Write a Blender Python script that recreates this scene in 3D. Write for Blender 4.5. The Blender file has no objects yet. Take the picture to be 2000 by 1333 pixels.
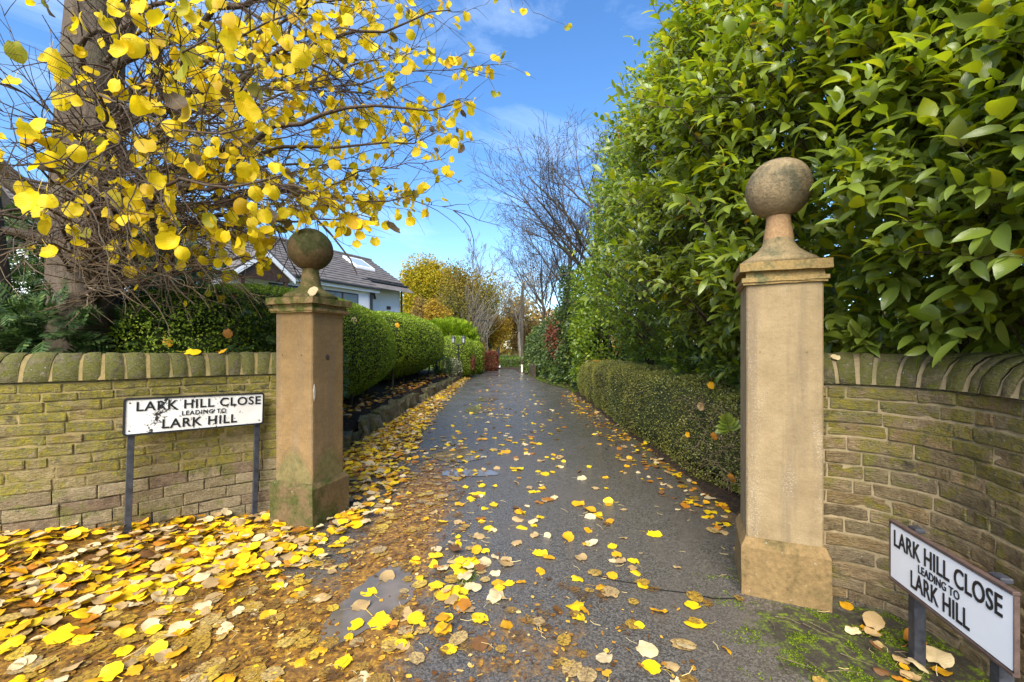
import bpy, bmesh, math, random
import numpy as np
from mathutils import Vector, Matrix
from mathutils import noise as mnoise

random.seed(7)
R = np.random.default_rng(7)
PI = math.pi
S = bpy.context.scene
COL = S.collection

# ------------------------------------------------------------------ camera, sky, sun, exposure
F = 850.0            # focal length in photo pixels (photo is 2000 wide)
HY = 680.0           # row of the horizon in the photo
CAMZ = 1.5
cam_d = bpy.data.cameras.new('camera'); cam = bpy.data.objects.new('camera', cam_d); COL.objects.link(cam)
cam_d.sensor_width = 36; cam_d.lens = 36*F/2000; cam_d.shift_y = 13.5/2000
cam_d.clip_start = .05; cam_d.clip_end = 900
cam.location = (0, 0, CAMZ); cam.rotation_euler = (PI/2, 0, 0)
S.camera = cam
SUN_EL, SUN_AZ = math.radians(42), math.radians(196)      # azimuth clockwise from +Y: behind and to the left of the camera
W = bpy.data.worlds.new('World'); S.world = W; W.use_nodes = True
nt = W.node_tree; nt.nodes.clear()
def wn(t, **k):
    n = nt.nodes.new(t)
    for a, b in k.items(): setattr(n, a, b)
    return n
sky = wn('ShaderNodeTexSky', sky_type='NISHITA', sun_disc=False, sun_elevation=SUN_EL, sun_rotation=SUN_AZ,
         altitude=200, air_density=1.0, dust_density=0.6, ozone_density=2.6)
hs = wn('ShaderNodeHueSaturation'); hs.inputs['Saturation'].default_value = 1.22; hs.inputs['Value'].default_value = 1.0; hs.inputs['Hue'].default_value = .503
tc = wn('ShaderNodeTexCoord')
mp = wn('ShaderNodeMapping'); mp.inputs['Scale'].default_value = (1.0, 1.6, 3.2); mp.inputs['Location'].default_value = (.35, .9, .1)
nz = wn('ShaderNodeTexNoise'); nz.inputs['Scale'].default_value = 2.3; nz.inputs['Detail'].default_value = 7; nz.inputs['Roughness'].default_value = .62
nz.inputs['Distortion'].default_value = .5
cr = wn('ShaderNodeValToRGB'); cr.color_ramp.elements[0].position = .52; cr.color_ramp.elements[1].position = .86
cr.color_ramp.elements[1].color = (.42, .42, .42, 1)
mx = wn('ShaderNodeMix', data_type='RGBA'); mx.inputs[7].default_value = (5.2, 6.2, 7.6, 1)
bg = wn('ShaderNodeBackground'); bg.inputs['Strength'].default_value = .145
wo = wn('ShaderNodeOutputWorld')
L = nt.links.new
L(sky.outputs[0], hs.inputs['Color']); L(tc.outputs['Generated'], mp.inputs[0]); L(mp.outputs[0], nz.inputs['Vector'])
L(nz.outputs[0], cr.inputs[0]); L(cr.outputs[0], mx.inputs[0]); L(hs.outputs[0], mx.inputs[6]); L(mx.outputs[2], bg.inputs[0]); L(bg.outputs[0], wo.inputs[0])

sun_d = bpy.data.lights.new('sun', 'SUN'); sun_d.energy = 4.4; sun_d.angle = math.radians(50); sun_d.color = (1, .93, .82)
sun = bpy.data.objects.new('sun', sun_d); COL.objects.link(sun)
sd = Vector((math.sin(SUN_AZ)*math.cos(SUN_EL), math.cos(SUN_AZ)*math.cos(SUN_EL), math.sin(SUN_EL)))
sun.rotation_euler = (-sd).to_track_quat('-Z', 'Y').to_euler()
S.view_settings.view_transform = 'Standard'; S.view_settings.look = 'None'
S.view_settings.exposure = 1.12; S.view_settings.gamma = 1; S.view_settings.use_curve_mapping = False
S.render.engine = 'CYCLES'
S.cycles.max_bounces = 8; S.cycles.transparent_max_bounces = 8; S.cycles.use_denoising = True

def P(px, py, Y):
    return np.array([(px-1000)/F*Y, Y, CAMZ+(HY-py)/F*Y])

# ------------------------------------------------------------------ object helpers
def props(o, label=None, cat=None, group=None, kind=None):
    if label: o['label'] = label
    if cat: o['category'] = cat
    if group: o['group'] = group
    if kind: o['kind'] = kind
    return o
def root(name, loc, label, cat, group=None, rz=0.):
    o = bpy.data.objects.new(name, None); COL.objects.link(o)
    o.location = loc; o.rotation_euler = (0, 0, rz); o.empty_display_size = .1
    return props(o, label, cat, group)
def mesh(name, V, Fc, smooth=False, uv=None):
    """Fc: (m,k) array or list of such arrays"""
    V = np.asarray(V, dtype=np.float32)
    Fs = [np.asarray(f, dtype=np.int32) for f in (Fc if isinstance(Fc, list) else [Fc]) if len(f)]
    me = bpy.data.meshes.new(name)
    me.vertices.add(len(V)); me.vertices.foreach_set('co', V.ravel())
    loops = np.concatenate([f.ravel() for f in Fs])
    tot = np.concatenate([np.full(len(f), f.shape[1], dtype=np.int32) for f in Fs])
    start = np.concatenate([[0], np.cumsum(tot)[:-1]]).astype(np.int32)
    me.loops.add(len(loops)); me.loops.foreach_set('vertex_index', loops)
    me.polygons.add(len(tot)); me.polygons.foreach_set('loop_start', start)
    try: me.polygons.foreach_set('loop_total', tot)
    except Exception: pass
    me.polygons.foreach_set('use_smooth', np.full(len(tot), bool(smooth)))
    me.update(calc_edges=True)
    if uv is not None:
        l = me.uv_layers.new(name='UVMap'); l.data.foreach_set('uv', np.asarray(uv, dtype=np.float32)[loops].ravel())
    me.validate()
    return me
def obj(name, me, m, parent=None):
    o = bpy.data.objects.new(name, me); COL.objects.link(o)
    if m is not None and not me.materials: me.materials.append(m)
    if parent is not None: o.parent = parent
    return o
def part(name, V, Fc, m, parent, smooth=False, uv=None, world=True):
    V = np.asarray(V, dtype=float)
    if world and parent is not None:
        p = parent
        while p is not None: V = V-np.array(p.location); p = p.parent
    return obj(name, mesh(name, V, Fc, smooth, uv), m, parent)
def bm_mesh(name, bm, smooth=False):
    me = bpy.data.meshes.new(name); bm.to_mesh(me); bm.free()
    if smooth: me.polygons.foreach_set('use_smooth', np.full(len(me.polygons), True))
    return me
def box(x0, x1, y0, y1, z0, z1, bevel=0, seg=1, sub=0, rough=0., seed=0):
    bm = bmesh.new(); bmesh.ops.create_cube(bm, size=1)
    for v in bm.verts:
        v.co = Vector((x0+(v.co.x+.5)*(x1-x0), y0+(v.co.y+.5)*(y1-y0), z0+(v.co.z+.5)*(z1-z0)))
    if sub: bmesh.ops.subdivide_edges(bm, edges=bm.edges[:], cuts=sub, use_grid_fill=True)
    if bevel and not sub: bmesh.ops.bevel(bm, geom=bm.edges[:], offset=bevel, segments=seg, affect='EDGES')
    if rough:
        for v in bm.verts:
            v.co += mnoise.noise_vector(v.co*9+Vector((seed, 0, 0)))*rough
    return bm
BOXF = np.array([[0,1,3,2],[4,6,7,5],[0,4,5,1],[2,3,7,6],[0,2,6,4],[1,5,7,3]])
def lathe(prof, n=32, cx=0, cy=0):
    prof = np.array(prof); m = len(prof); a = np.arange(n)/n*2*PI
    V = np.stack([cx+prof[:, None, 0]*np.cos(a), cy+prof[:, None, 0]*np.sin(a), np.repeat(prof[:, 1:2], n, 1)], -1).reshape(-1, 3)
    i, j = np.meshgrid(np.arange(m-1), np.arange(n), indexing='ij'); j2 = (j+1) % n
    return V, np.stack([i*n+j, i*n+j2, (i+1)*n+j2, (i+1)*n+j], -1).reshape(-1, 4)
def gridf(nu, nv, wrap=False):
    i, j = np.meshgrid(np.arange(nu-1), np.arange(nv if wrap else nv-1), indexing='ij'); j2 = (j+1) % nv
    return np.stack([i*nv+j, i*nv+j2, (i+1)*nv+j2, (i+1)*nv+j], -1).reshape(-1, 4)
def tubes(polys, sides=4):
    Vs, Fs, o = [], [], 0
    a = np.arange(sides)/sides*2*PI; ca, sa = np.cos(a), np.sin(a)
    for pts, rad in polys:
        pts = np.asarray(pts, float); n = len(pts)
        T = np.gradient(pts, axis=0); T /= np.linalg.norm(T, axis=1, keepdims=True)+1e-9
        m = np.abs(T.mean(0)); ref = np.eye(3)[int(np.argmin(m))]
        A = np.cross(T, ref); A /= np.linalg.norm(A, axis=1, keepdims=True)+1e-9
        B = np.cross(T, A); rad = np.broadcast_to(rad, (n,))
        V = pts[:, None]+rad[:, None, None]*(ca[None, :, None]*A[:, None]+sa[None, :, None]*B[:, None])
        Vs.append(V.reshape(-1, 3)); Fs.append(gridf(n, sides, True)+o); o += n*sides
    return np.concatenate(Vs), np.concatenate(Fs)
def unit(v):
    v = np.asarray(v, float); return v/(np.linalg.norm(v, axis=-1, keepdims=True)+1e-9)
def frames(l, n):
    x = unit(l); z = n-(n*x).sum(-1, keepdims=True)*x; z = unit(z); y = np.cross(z, x)
    return np.stack([x, y, z], -1)            # columns
def cloud(tV, tF, pos, Rm, sc):
    """copies of a template joined in one mesh"""
    N, k = len(pos), len(tV); sc = np.asarray(sc, float)
    if sc.ndim == 1: sc = np.repeat(sc[:, None], 3, 1)
    V = np.einsum('nij,nkj->nki', Rm, tV[None]*sc[:, None])+pos[:, None]
    Fs = (tF[None]+(np.arange(N)*k)[:, None, None]).reshape(-1, tF.shape[1])
    return V.reshape(-1, 3), Fs
def place(o, pos, Rm, s, parent=None):
    M = np.eye(4); M[:3, :3] = Rm*s; M[:3, 3] = pos
    if parent is not None: M[:3, 3] -= np.array(parent.location)
    o.matrix_basis = Matrix(M.tolist())
def rnd(n, a=0., b=1.): return R.uniform(a, b, n)
def randdir(n): return unit(R.normal(size=(n, 3)))
def vnoise(Pt, sc, seed=0):
    return np.array([mnoise.noise(Vector((p[0]*sc+seed, p[1]*sc, p[2]*sc))) for p in Pt])
def sstep(a, b, x):
    t = np.clip((np.asarray(x, float)-a)/(b-a), 0, 1); return t*t*(3-2*t)

# ------------------------------------------------------------------ materials
class MT:
    def __init__(s, name):
        s.m = bpy.data.materials.new(name); s.m.use_nodes = True; s.t = s.m.node_tree; s.t.nodes.clear()
        s.out = s.n('ShaderNodeOutputMaterial')
    def n(s, t, **k):
        n = s.t.nodes.new(t)
        for a, b in k.items(): setattr(n, a, b)
        return n
    def l(s, a, b): s.t.links.new(a, b)
    def put(s, sock, v):
        if hasattr(v, 'is_linked') or isinstance(v, bpy.types.NodeSocket): s.l(v, sock)
        else: sock.default_value = v
    def noise(s, vec, scale, detail=4, rough=.55, dist=0., sx=None):
        if sx is not None:
            m = s.n('ShaderNodeMapping'); m.inputs['Scale'].default_value = sx; s.l(vec, m.inputs[0]); vec = m.outputs[0]
        n = s.n('ShaderNodeTexNoise'); n.inputs['Scale'].default_value = scale; n.inputs['Detail'].default_value = detail
        n.inputs['Roughness'].default_value = rough; n.inputs['Distortion'].default_value = dist
        s.l(vec, n.inputs['Vector']); return n.outputs[0]
    def ramp(s, fac, els, interp='LINEAR'):
        r = s.n('ShaderNodeValToRGB'); r.color_ramp.interpolation = interp; e = r.color_ramp.elements
        while len(e) < len(els): e.new(.5)
        for k, (p, c) in enumerate(els):
            e[k].position = p; e[k].color = (*c, 1) if not isinstance(c, (int, float)) else (c, c, c, 1)
        s.put(r.inputs[0], fac); return r.outputs[0]
    def mix(s, fac, a, b, mode='MIX'):
        m = s.n('ShaderNodeMix', data_type='RGBA', blend_type=mode, clamp_factor=True)
        s.put(m.inputs[0], fac)
        for i, v in ((6, a), (7, b)):
            if isinstance(v, tuple): v = (*v, 1) if len(v) == 3 else v
            s.put(m.inputs[i], v)
        return m.outputs[2]
    def math(s, op, a, b=0., clamp=False):
        m = s.n('ShaderNodeMath', operation=op, use_clamp=clamp); s.put(m.inputs[0], a); s.put(m.inputs[1], b); return m.outputs[0]
    def pos(s): return s.n('ShaderNodeNewGeometry').outputs['Position']
    def objc(s): return s.n('ShaderNodeTexCoord').outputs['Object']
    def sep(s, v):
        x = s.n('ShaderNodeSeparateXYZ'); s.l(v, x.inputs[0]); return x.outputs
    def rand(s):
        a = s.n('ShaderNodeNewGeometry').outputs['Random Per Island']; b = s.n('ShaderNodeObjectInfo').outputs['Random']
        return s.math('FRACT', s.math('ADD', a, b))
    def bump(s, h, strength=.5, dist=.01, prev=None):
        b = s.n('ShaderNodeBump'); b.inputs['Strength'].default_value = strength; b.inputs['Distance'].default_value = dist
        s.l(h, b.inputs['Height'])
        if prev is not None: s.l(prev, b.inputs['Normal'])
        return b.outputs[0]
    def bsdf(s, col, rough=.8, spec=.3, normal=None, **kw):
        p = s.n('ShaderNodeBsdfPrincipled')
        if isinstance(col, tuple): col = (*col, 1)
        s.put(p.inputs['Base Color'], col); s.put(p.inputs['Roughness'], rough); s.put(p.inputs['Specular IOR Level'], spec)
        if normal is not None: s.l(normal, p.inputs['Normal'])
        for k, v in kw.items(): s.put(p.inputs[k.replace('_', ' ')], v)
        return p.outputs[0]
    def done(s, sh): s.l(sh, s.out.inputs[0]); return s.m

def plain(name, col, rough=.6, spec=.4, var=.15, sc=14., bump=0., **kw):
    t = MT(name); o = t.objc(); n = t.noise(o, sc, 5, .6)
    c = t.mix(t.ramp(n, [(.3, 0.), (.7, 1.)]), tuple(x*(1-var) for x in col), tuple(min(1, x*(1+var)) for x in col))
    nb = t.bump(t.noise(o, sc*5, 3), bump, .01) if bump else None
    return t.done(t.bsdf(c, rough, spec, nb, **kw))

def foliage(name, els, trans=.35, rough=.45, spec=.35, patch=None, veins=False, under=None, tmul=1.15, spots=None, patchsc=1.3):
    """leaf colours: one random draw per leaf, slow drift over the plant"""
    t = MT(name); c = t.ramp(t.rand(), els); pos = t.pos()
    if patch is not None:
        c = t.mix(t.ramp(t.noise(pos, patchsc, 3), [(.38, 0.), (.62, 1.)]), c, t.mix(.6, c, patch))
    nb = None
    if veins:
        uv = t.n('ShaderNodeTexCoord').outputs['UV']; u, v, _ = t.sep(uv)
        av = t.math('ABSOLUTE', v)
        rib = t.math('LESS_THAN', av, .035)
        w = t.math('SINE', t.math('MULTIPLY', t.math('SUBTRACT', u, t.math('MULTIPLY', av, .55)), 52.))
        side = t.math('MULTIPLY', t.math('GREATER_THAN', w, .80), .4)
        vm = t.math('MAXIMUM', rib, side)
        c = t.mix(t.math('MULTIPLY', vm, .35), c, t.mix(.5, c, veins if isinstance(veins, tuple) else (.6, .6, .2)))
        nb = t.bump(w, .12, .004)
    if spots is not None:
        sp = t.ramp(t.noise(pos, 60., 4, .65), [(.60, 0.), (.70, 1.)])
        c = t.mix(t.math('MULTIPLY', sp, .55), c, spots)
    if under is not None:
        bf = t.n('ShaderNodeNewGeometry').outputs['Backfacing']
        c = t.mix(t.math('MULTIPLY', bf, .85), c, under)
    sh = t.bsdf(c, rough, spec, nb)
    if trans:
        tr = t.n('ShaderNodeBsdfTranslucent'); c2 = t.mix(1., c, (tmul, tmul, tmul*.8), 'MULTIPLY'); t.l(c2, tr.inputs[0])
        ms = t.n('ShaderNodeMixShader'); ms.inputs[0].default_value = trans; t.l(sh, ms.inputs[1]); t.l(tr.outputs[0], ms.inputs[2]); sh = ms.outputs[0]
    return t.done(sh)

def wall_stone(name, cols, mossbias=0., moss=(.20, .19, .02), wet=0.):
    t = MT(name); pos = t.pos(); rn = t.n('ShaderNodeObjectInfo').outputs['Random']
    c = t.ramp(rn, cols)
    n1 = t.noise(pos, 26, 6, .65); n2 = t.noise(pos, 7, 5, .6, .6); n3 = t.noise(pos, 95, 4, .7); lay = t.noise(pos, 30, 5, .6, .4, (1, 1, 5))
    c = t.mix(t.ramp(lay, [(.35, 0.), (.68, 1.)]), t.mix(.55, c, (.10, .075, .045)), c)
    c = t.mix(t.ramp(n1, [(.42, 0.), (.75, .42)]), c, (.46, .36, .20))
    z = t.sep(pos)[2]
    zb = t.math('MULTIPLY', t.math('SUBTRACT', z, .75), .16)
    mk = t.ramp(t.math('ADD', t.math('ADD', n2, zb), mossbias), [(.49, 0.), (.57, 1.)])
    mk2 = t.math('MULTIPLY', mk, t.ramp(n3, [(.36, .1), (.58, 1.)]))
    c = t.mix(t.math('MULTIPLY', mk2, .85), c, t.mix(t.ramp(n1, [(.35, 0.), (.65, 1.)]), moss, (.085, .10, .025)))
    dk = t.ramp(t.noise(pos, 13, 5, .7, .3), [(.58, 0.), (.68, 1.)])
    c = t.mix(t.math('MULTIPLY', dk, .65), c, (.05, .042, .03))
    lich = t.ramp(t.noise(pos, 48, 2, .5), [(.72, 0.), (.76, 1.)]); c = t.mix(t.math('MULTIPLY', lich, .6), c, (.5, .49, .42))
    h = t.math('ADD', t.math('ADD', t.math('MULTIPLY', n1, .6), t.math('MULTIPLY', n3, .35)), t.math('MULTIPLY', lay, .9))
    return t.done(t.bsdf(c, .88, .25, t.bump(h, 1., .026)))

TAN = [(0., (.22, .155, .07)), (.3, (.33, .24, .11)), (.55, (.26, .20, .095)), (.75, (.38, .29, .15)), (1., (.20, .15, .085))]
M_LW = wall_stone('left_wall_stone', [(0., (.21, .155, .055)), (.25, (.33, .24, .09)), (.5, (.25, .195, .07)), (.75, (.39, .30, .125)), (1., (.17, .14, .06))], .07, (.34, .285, .002))
M_LL = wall_stone('lower_stone', [(0., (.30, .235, .125)), (.4, (.40, .31, .18)), (.7, (.32, .26, .135)), (1., (.21, .135, .085))], .045, (.23, .225, .035))
M_RW = wall_stone('right_wall_stone', [(0., (.12, .085, .04)), (.2, (.29, .185, .075)), (.4, (.17, .13, .065)), (.6, (.34, .23, .115)), (.8, (.22, .17, .10)), (1., (.15, .10, .05))], .015, (.25, .215, .008))
M_COP = wall_stone('coping_mossy', [(0., (.085, .08, .035)), (.5, (.125, .115, .045)), (1., (.07, .07, .035))], .0, (.15, .15, .008))
def mortar(name, col, sc=40):
    t = MT(name); pos = t.pos(); n = t.noise(pos, sc, 5, .65); n2 = t.noise(pos, 6, 4)
    c = t.mix(t.ramp(n, [(.3, 0.), (.7, 1.)]), tuple(x*.72 for x in col), col)
    c = t.mix(t.math('MULTIPLY', t.ramp(n2, [(.5, 0.), (.65, 1.)]), .55), c, (.13, .12, .05))
    return t.done(t.bsdf(c, .92, .2, t.bump(n, .6, .008)))
M_MORL = mortar('ochre_mortar', (.27, .20, .08)); M_MORR = mortar('buff_mortar', (.28, .215, .12))
M_DRY = mortar('joint_soil', (.05, .042, .03))

def pier_stone(name, c1, c2, streak, arch=0., mossz=None):
    t = MT(name); o = t.objc(); pos = t.pos()
    n = t.noise(o, 5, 5, .6); s = t.noise(o, 9, 5, .6, .2, (1, 1, .06)); g = t.noise(o, 240, 3, .7); m = t.noise(o, 38, 5, .65)
    c = t.mix(t.ramp(n, [(.35, 0.), (.68, 1.)]), c1, c2)
    c = t.mix(t.math('MULTIPLY', t.ramp(s, [(.48, 0.), (.66, 1.)]), streak), c, (.17, .125, .075))
    pale = t.math('MULTIPLY', t.ramp(t.noise(o, 9, 4, .6, .0, (1, 1, .25)), [(.53, 0.), (.68, 1.)]), t.ramp(t.noise(o, 110, 3, .7), [(.52, 0.), (.60, 1.)]))
    c = t.mix(t.math('MULTIPLY', pale, .15 if arch else .42), c, (.50, .45, .36))
    c = t.mix(t.math('MULTIPLY', t.ramp(m, [(.60, 0.), (.75, 1.)]), .35), c, (.14, .10, .06))
    if arch:
        x, y, z = t.sep(o)
        u = t.math('MINIMUM', t.math('ABSOLUTE', x), t.math('ABSOLUTE', y))
        top = t.math('SUBTRACT', arch, t.math('MULTIPLY', t.math('MULTIPLY', u, u), 6.5))
        d = t.math('SUBTRACT', t.math('ADD', top, t.math('MULTIPLY', t.math('SUBTRACT', m, .5), .10)), z)
        mk = t.ramp(d, [(.0, 0.), (.10, 1.)])
        edge = t.math('MULTIPLY', t.ramp(d, [(-.0, 0.), (.02, 1.), (.07, 0.)]), .30)
        gr = t.mix(t.ramp(t.noise(o, 14, 5, .65), [(.35, 0.), (.65, 1.)]), (.085, .080, .025), (.19, .165, .065))
        mk = t.math('MULTIPLY', mk, t.ramp(t.noise(o, 17, 5, .7), [(.28, .55), (.52, 1.)])); c = t.mix(t.math('MULTIPLY', mk, .9), c, gr); c = t.mix(edge, c, (.10, .07, .035))
    bed = t.noise(o, 16, 5, .65, .5, (.6, .6, 3.2)); c = t.mix(t.math('MULTIPLY', t.ramp(bed, [(.50, 0.), (.70, 1.)]), .38), c, tuple(x*.62 for x in c1)); tool = t.noise(o, 60, 3, .6, .3, (1.6, 1.6, .5)); c = t.mix(t.math('MULTIPLY', t.ramp(tool, [(.52, 0.), (.72, 1.)]), .28), c, tuple(min(1, x*1.5) for x in c2))
    b = t.bump(g, .45, .005, t.bump(m, .4, .012, t.bump(tool, .45, .008)))
    return t.done(t.bsdf(c, .86, .25, b))
M_PL = pier_stone('tan_sandstone', (.19, .118, .047), (.265, .168, .07), .7, .68)
M_PR = pier_stone('buff_sandstone', (.30, .222, .118), (.21, .15, .075), .85)
def mossy(name, stone, moss, amt, rough=.9, sc=11, pit=.0, lichen=.3):
    t = MT(name); o = t.objc(); nrm = t.n('ShaderNodeNewGeometry').outputs['Normal']; nzc = t.sep(nrm)[2]
    n = t.noise(o, sc, 6, .62, .3); m = t.noise(o, sc*6, 5, .7); f = t.noise(o, 180, 3, .6)
    c = t.mix(t.ramp(m, [(.35, 0.), (.7, 1.)]), tuple(x*.6 for x in stone), stone)
    k = t.ramp(t.math('ADD', n, t.math('ADD', t.math('MULTIPLY', nzc, .10), amt-.5)), [(.44, 0.), (.60, 1.)])
    c = t.mix(k, c, t.mix(t.ramp(m, [(.35, 0.), (.65, 1.)]), tuple(x*.5 for x in moss), moss))
    lc = t.ramp(t.noise(o, sc*5, 2), [(.69, 0.), (.72, 1.)]); c = t.mix(t.math('MULTIPLY', lc, lichen), c, (.42, .42, .32))
    h = t.math('ADD', m, t.math('MULTIPLY', f, .5)); b = t.bump(h, .6, .008)
    if pit: b = t.bump(t.ramp(t.noise(o, 55, 4, .7), [(.42, 0.), (.55, 1.)]), pit, .012, b)
    return t.done(t.bsdf(c, rough, .22, b))
M_CAPL = mossy('mossy_cap', (.30, .20, .09), (.105, .115, .022), .52)
M_BALLL = mossy('dark_mossy_ball', (.15, .10, .045), (.070, .072, .022), .56, sc=5, lichen=.25)
M_NECKL = mossy('mossy_neck', (.24, .17, .075), (.12, .11, .03), .50)
M_BASEL = mossy('damp_plinth', (.17, .115, .052), (.085, .088, .022), .49, sc=7)
M_CAPR = mossy('ochre_cap', (.31, .21, .08), (.15, .14, .06), .44)
M_BALLR = mossy('pitted_ball', (.30, .225, .125), (.14, .125, .075), .49, sc=5, pit=.5, lichen=.1)
M_NECKR = mossy('clean_neck', (.40, .245, .12), (.20, .15, .08), .22)
M_FLARER = mossy('flared_foot', (.30, .22, .11), (.16, .14, .07), .46)
M_BASER = mossy('buff_plinth', (.26, .17, .07), (.16, .115, .045), .40, sc=6)

def bark(name, c1, c2, sc=9., red=False, green=.25):
    t = MT(name); pos = t.pos(); n = t.noise(pos, sc, 6, .65, .6, (1, 1, .16)); f = t.noise(pos, sc*7, 4, .6, 0, (1, 1, .4)); g = t.noise(pos, 2.2, 4)
    c = t.mix(t.ramp(n, [(.33, 0.), (.68, 1.)]), c1, c2)
    c = t.mix(t.math('MULTIPLY', t.ramp(g, [(.48, 0.), (.66, 1.)]), green), c, (.10, .11, .045))
    if red:
        z = t.sep(pos)[2]
        k = t.math('MULTIPLY', t.ramp(z, [(.0, 1.), (1.9, 1.), (2.0, 0.)]), t.ramp(t.noise(pos, 5, 4, .6, 0, (1, 1, .3)), [(.55, 0.), (.62, 1.)]))
        c = t.mix(t.math('MULTIPLY', k, .5), c, (.16, .045, .03))
    return t.done(t.bsdf(c, .9, .2, t.bump(t.math('ADD', n, t.math('MULTIPLY', f, .5)), .8, .03)))
M_BARK = bark('lime_bark', (.045, .034, .025), (.13, .10, .072), 7, True)
M_TWIG = bark('lime_twig', (.06, .042, .032), (.125, .09, .065), 20)
M_TWIGR = bark('bare_twig', (.11, .075, .045), (.25, .18, .11), 20)
M_DKBARK = bark('dark_bark', (.03, .022, .017), (.085, .065, .05), 12)
M_GREYB = bark('grey_bark', (.10, .085, .07), (.24, .21, .17), 12)
M_DKTWIG = bark('bare_branch', (.035, .028, .024), (.10, .082, .07), 12)

YEL = [(0., (.70, .49, .006)), (.4, (.82, .64, .012)), (.70, (.68, .50, .008)), (.84, (.50, .30, .008)), (.89, (.50, .42, .02)), (.93, (.30, .30, .02)), (.97, (.10, .075, .04)), (1., (.10, .07, .04))]
M_LIME = foliage('lime_leaf', YEL, .48, .5, .25, veins=(.55, .33, .01), spots=(.38, .20, .01))
M_LAUR = foliage('laurel_leaf', [(0., (.085, .145, .006)), (.25, (.18, .26, .008)), (.55, (.31, .39, .010)), (.80, (.47, .51, .012)), (.965, (.60, .57, .02)), (.98, (.55, .30, .02)), (1., (.40, .14, .02))], .42, .24, .55,
                 patch=(.22, .29, .008), veins=(.40, .46, .06), under=(.18, .24, .04))
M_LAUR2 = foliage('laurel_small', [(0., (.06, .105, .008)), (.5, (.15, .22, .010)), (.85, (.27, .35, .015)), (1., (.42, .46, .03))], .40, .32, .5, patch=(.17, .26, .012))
M_HEDGE = foliage('clipped_conifer', [(0., (.06, .10, .010)), (.45, (.185, .27, .02)), (.85, (.32, .42, .035)), (1., (.44, .50, .07))], .36, .55, .25, patch=(.20, .29, .015))
M_BOX = foliage('box_leaf', [(0., (.035, .052, .014)), (.45, (.095, .125, .025)), (.8, (.20, .22, .04)), (1., (.42, .40, .12))], .26, .35, .45, patch=(.30, .27, .04), patchsc=.9)
M_CONI = foliage('conifer_spray', [(0., (.018, .042, .012)), (.6, (.045, .09, .022)), (1., (.11, .16, .04))], .2, .55, .25)
M_BRIGHTC = foliage('golden_conifer', [(0., (.09, .17, .008)), (.6, (.19, .29, .012)), (1., (.32, .40, .02))], .3, .55, .2)
M_IVY = foliage('ivy_leaf', [(0., (.025, .055, .010)), (.6, (.06, .11, .015)), (.9, (.13, .18, .03)), (1., (.22, .22, .05))], .2, .35, .45, patch=(.09, .13, .015))
M_RUSSET = foliage('russet_leaf', [(0., (.085, .022, .014)), (.6, (.17, .042, .022)), (1., (.26, .10, .04))], .3, .5)
M_YGTREE = foliage('yellow_green_leaf', [(0., (.15, .17, .012)), (.5, (.30, .27, .015)), (1., (.45, .34, .02))], .35, .6, .15, patch=(.42, .30, .015), patchsc=.35)
M_OLIVE = foliage('olive_leaf', [(0., (.10, .115, .02)), (.6, (.19, .18, .025)), (1., (.32, .24, .04))], .35, .6, .15, patch=(.28, .19, .03), patchsc=.3)
M_ORANGE = foliage('orange_leaf', [(0., (.26, .15, .025)), (.6, (.38, .24, .025)), (1., (.50, .36, .04))], .35, .6, .15)
M_BROWNW = foliage('brown_wood', [(0., (.12, .085, .05)), (.5, (.22, .15, .07)), (1., (.38, .25, .05))], .3, .7, .1, patch=(.40, .28, .03), patchsc=.15)
M_VARI = foliage('variegated_leaf', [(0., (.06, .09, .03)), (.5, (.15, .17, .07)), (1., (.55, .52, .36))], .2, .5)
M_BOXT = foliage('box_sunlit_leaf', [(0., (.18, .19, .03)), (.5, (.36, .34, .05)), (1., (.55, .50, .14))], .3, .4, .4)  # paler yellow leaf colour standing in for sun on the box hedge
M_GRASS = foliage('grass_blade', [(0., (.05, .10, .012)), (.6, (.11, .18, .015)), (1., (.22, .26, .03))], .3, .6, .2)
M_MOSS = foliage('moss_tuft', [(0., (.045, .075, .006)), (.6, (.11, .16, .008)), (1., (.21, .26, .012))], .2, .8, .1)
def dead(name, c, spot, trans=.12):
    return foliage(name, [(0., tuple(x*.80 for x in c)), (.5, c), (1., tuple(min(1, x*1.15) for x in c))], trans, .5, .35, veins=tuple(x*.7 for x in c), spots=spot)
FALL = {'bright yellow': dead('leaf_yellow', (.76, .51, .008), (.50, .25, .01)), 'golden': dead('leaf_golden', (.66, .33, .010), (.32, .13, .01)),
        'pale cream': dead('leaf_cream', (.64, .50, .27), (.45, .30, .12)), 'orange brown': dead('leaf_orange', (.42, .165, .016), (.18, .06, .01)),
        'dull tan': dead('leaf_tan', (.43, .29, .125), (.24, .13, .05)), 'dark brown': dead('leaf_brown', (.16, .075, .025), (.07, .03, .015))}

# ------------------------------------------------------------------ ground levels
def gz(x, y):
    x = np.asarray(x, float); y = np.asarray(y, float)
    return .20*sstep(-2.35, -3.5, x)*sstep(5.0, 3.9, y)*sstep(1.2, 2.4, y) - .02*sstep(1.2, 2.0, x)*sstep(3.0, 2.0, y)
def road_left(y):
    return np.interp(y, [0, 22, 24, 28, 31, 40], [-2.5, -2.5, -2.15, -1.55, -1.9, -4.])
def road_right(y):
    return np.interp(y, [0, 14.5, 15.3, 19, 24, 26.5, 30, 33], [2.12, 2.12, 2.2, 1.42, 1.0, .6, .2, -1.6])

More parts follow.
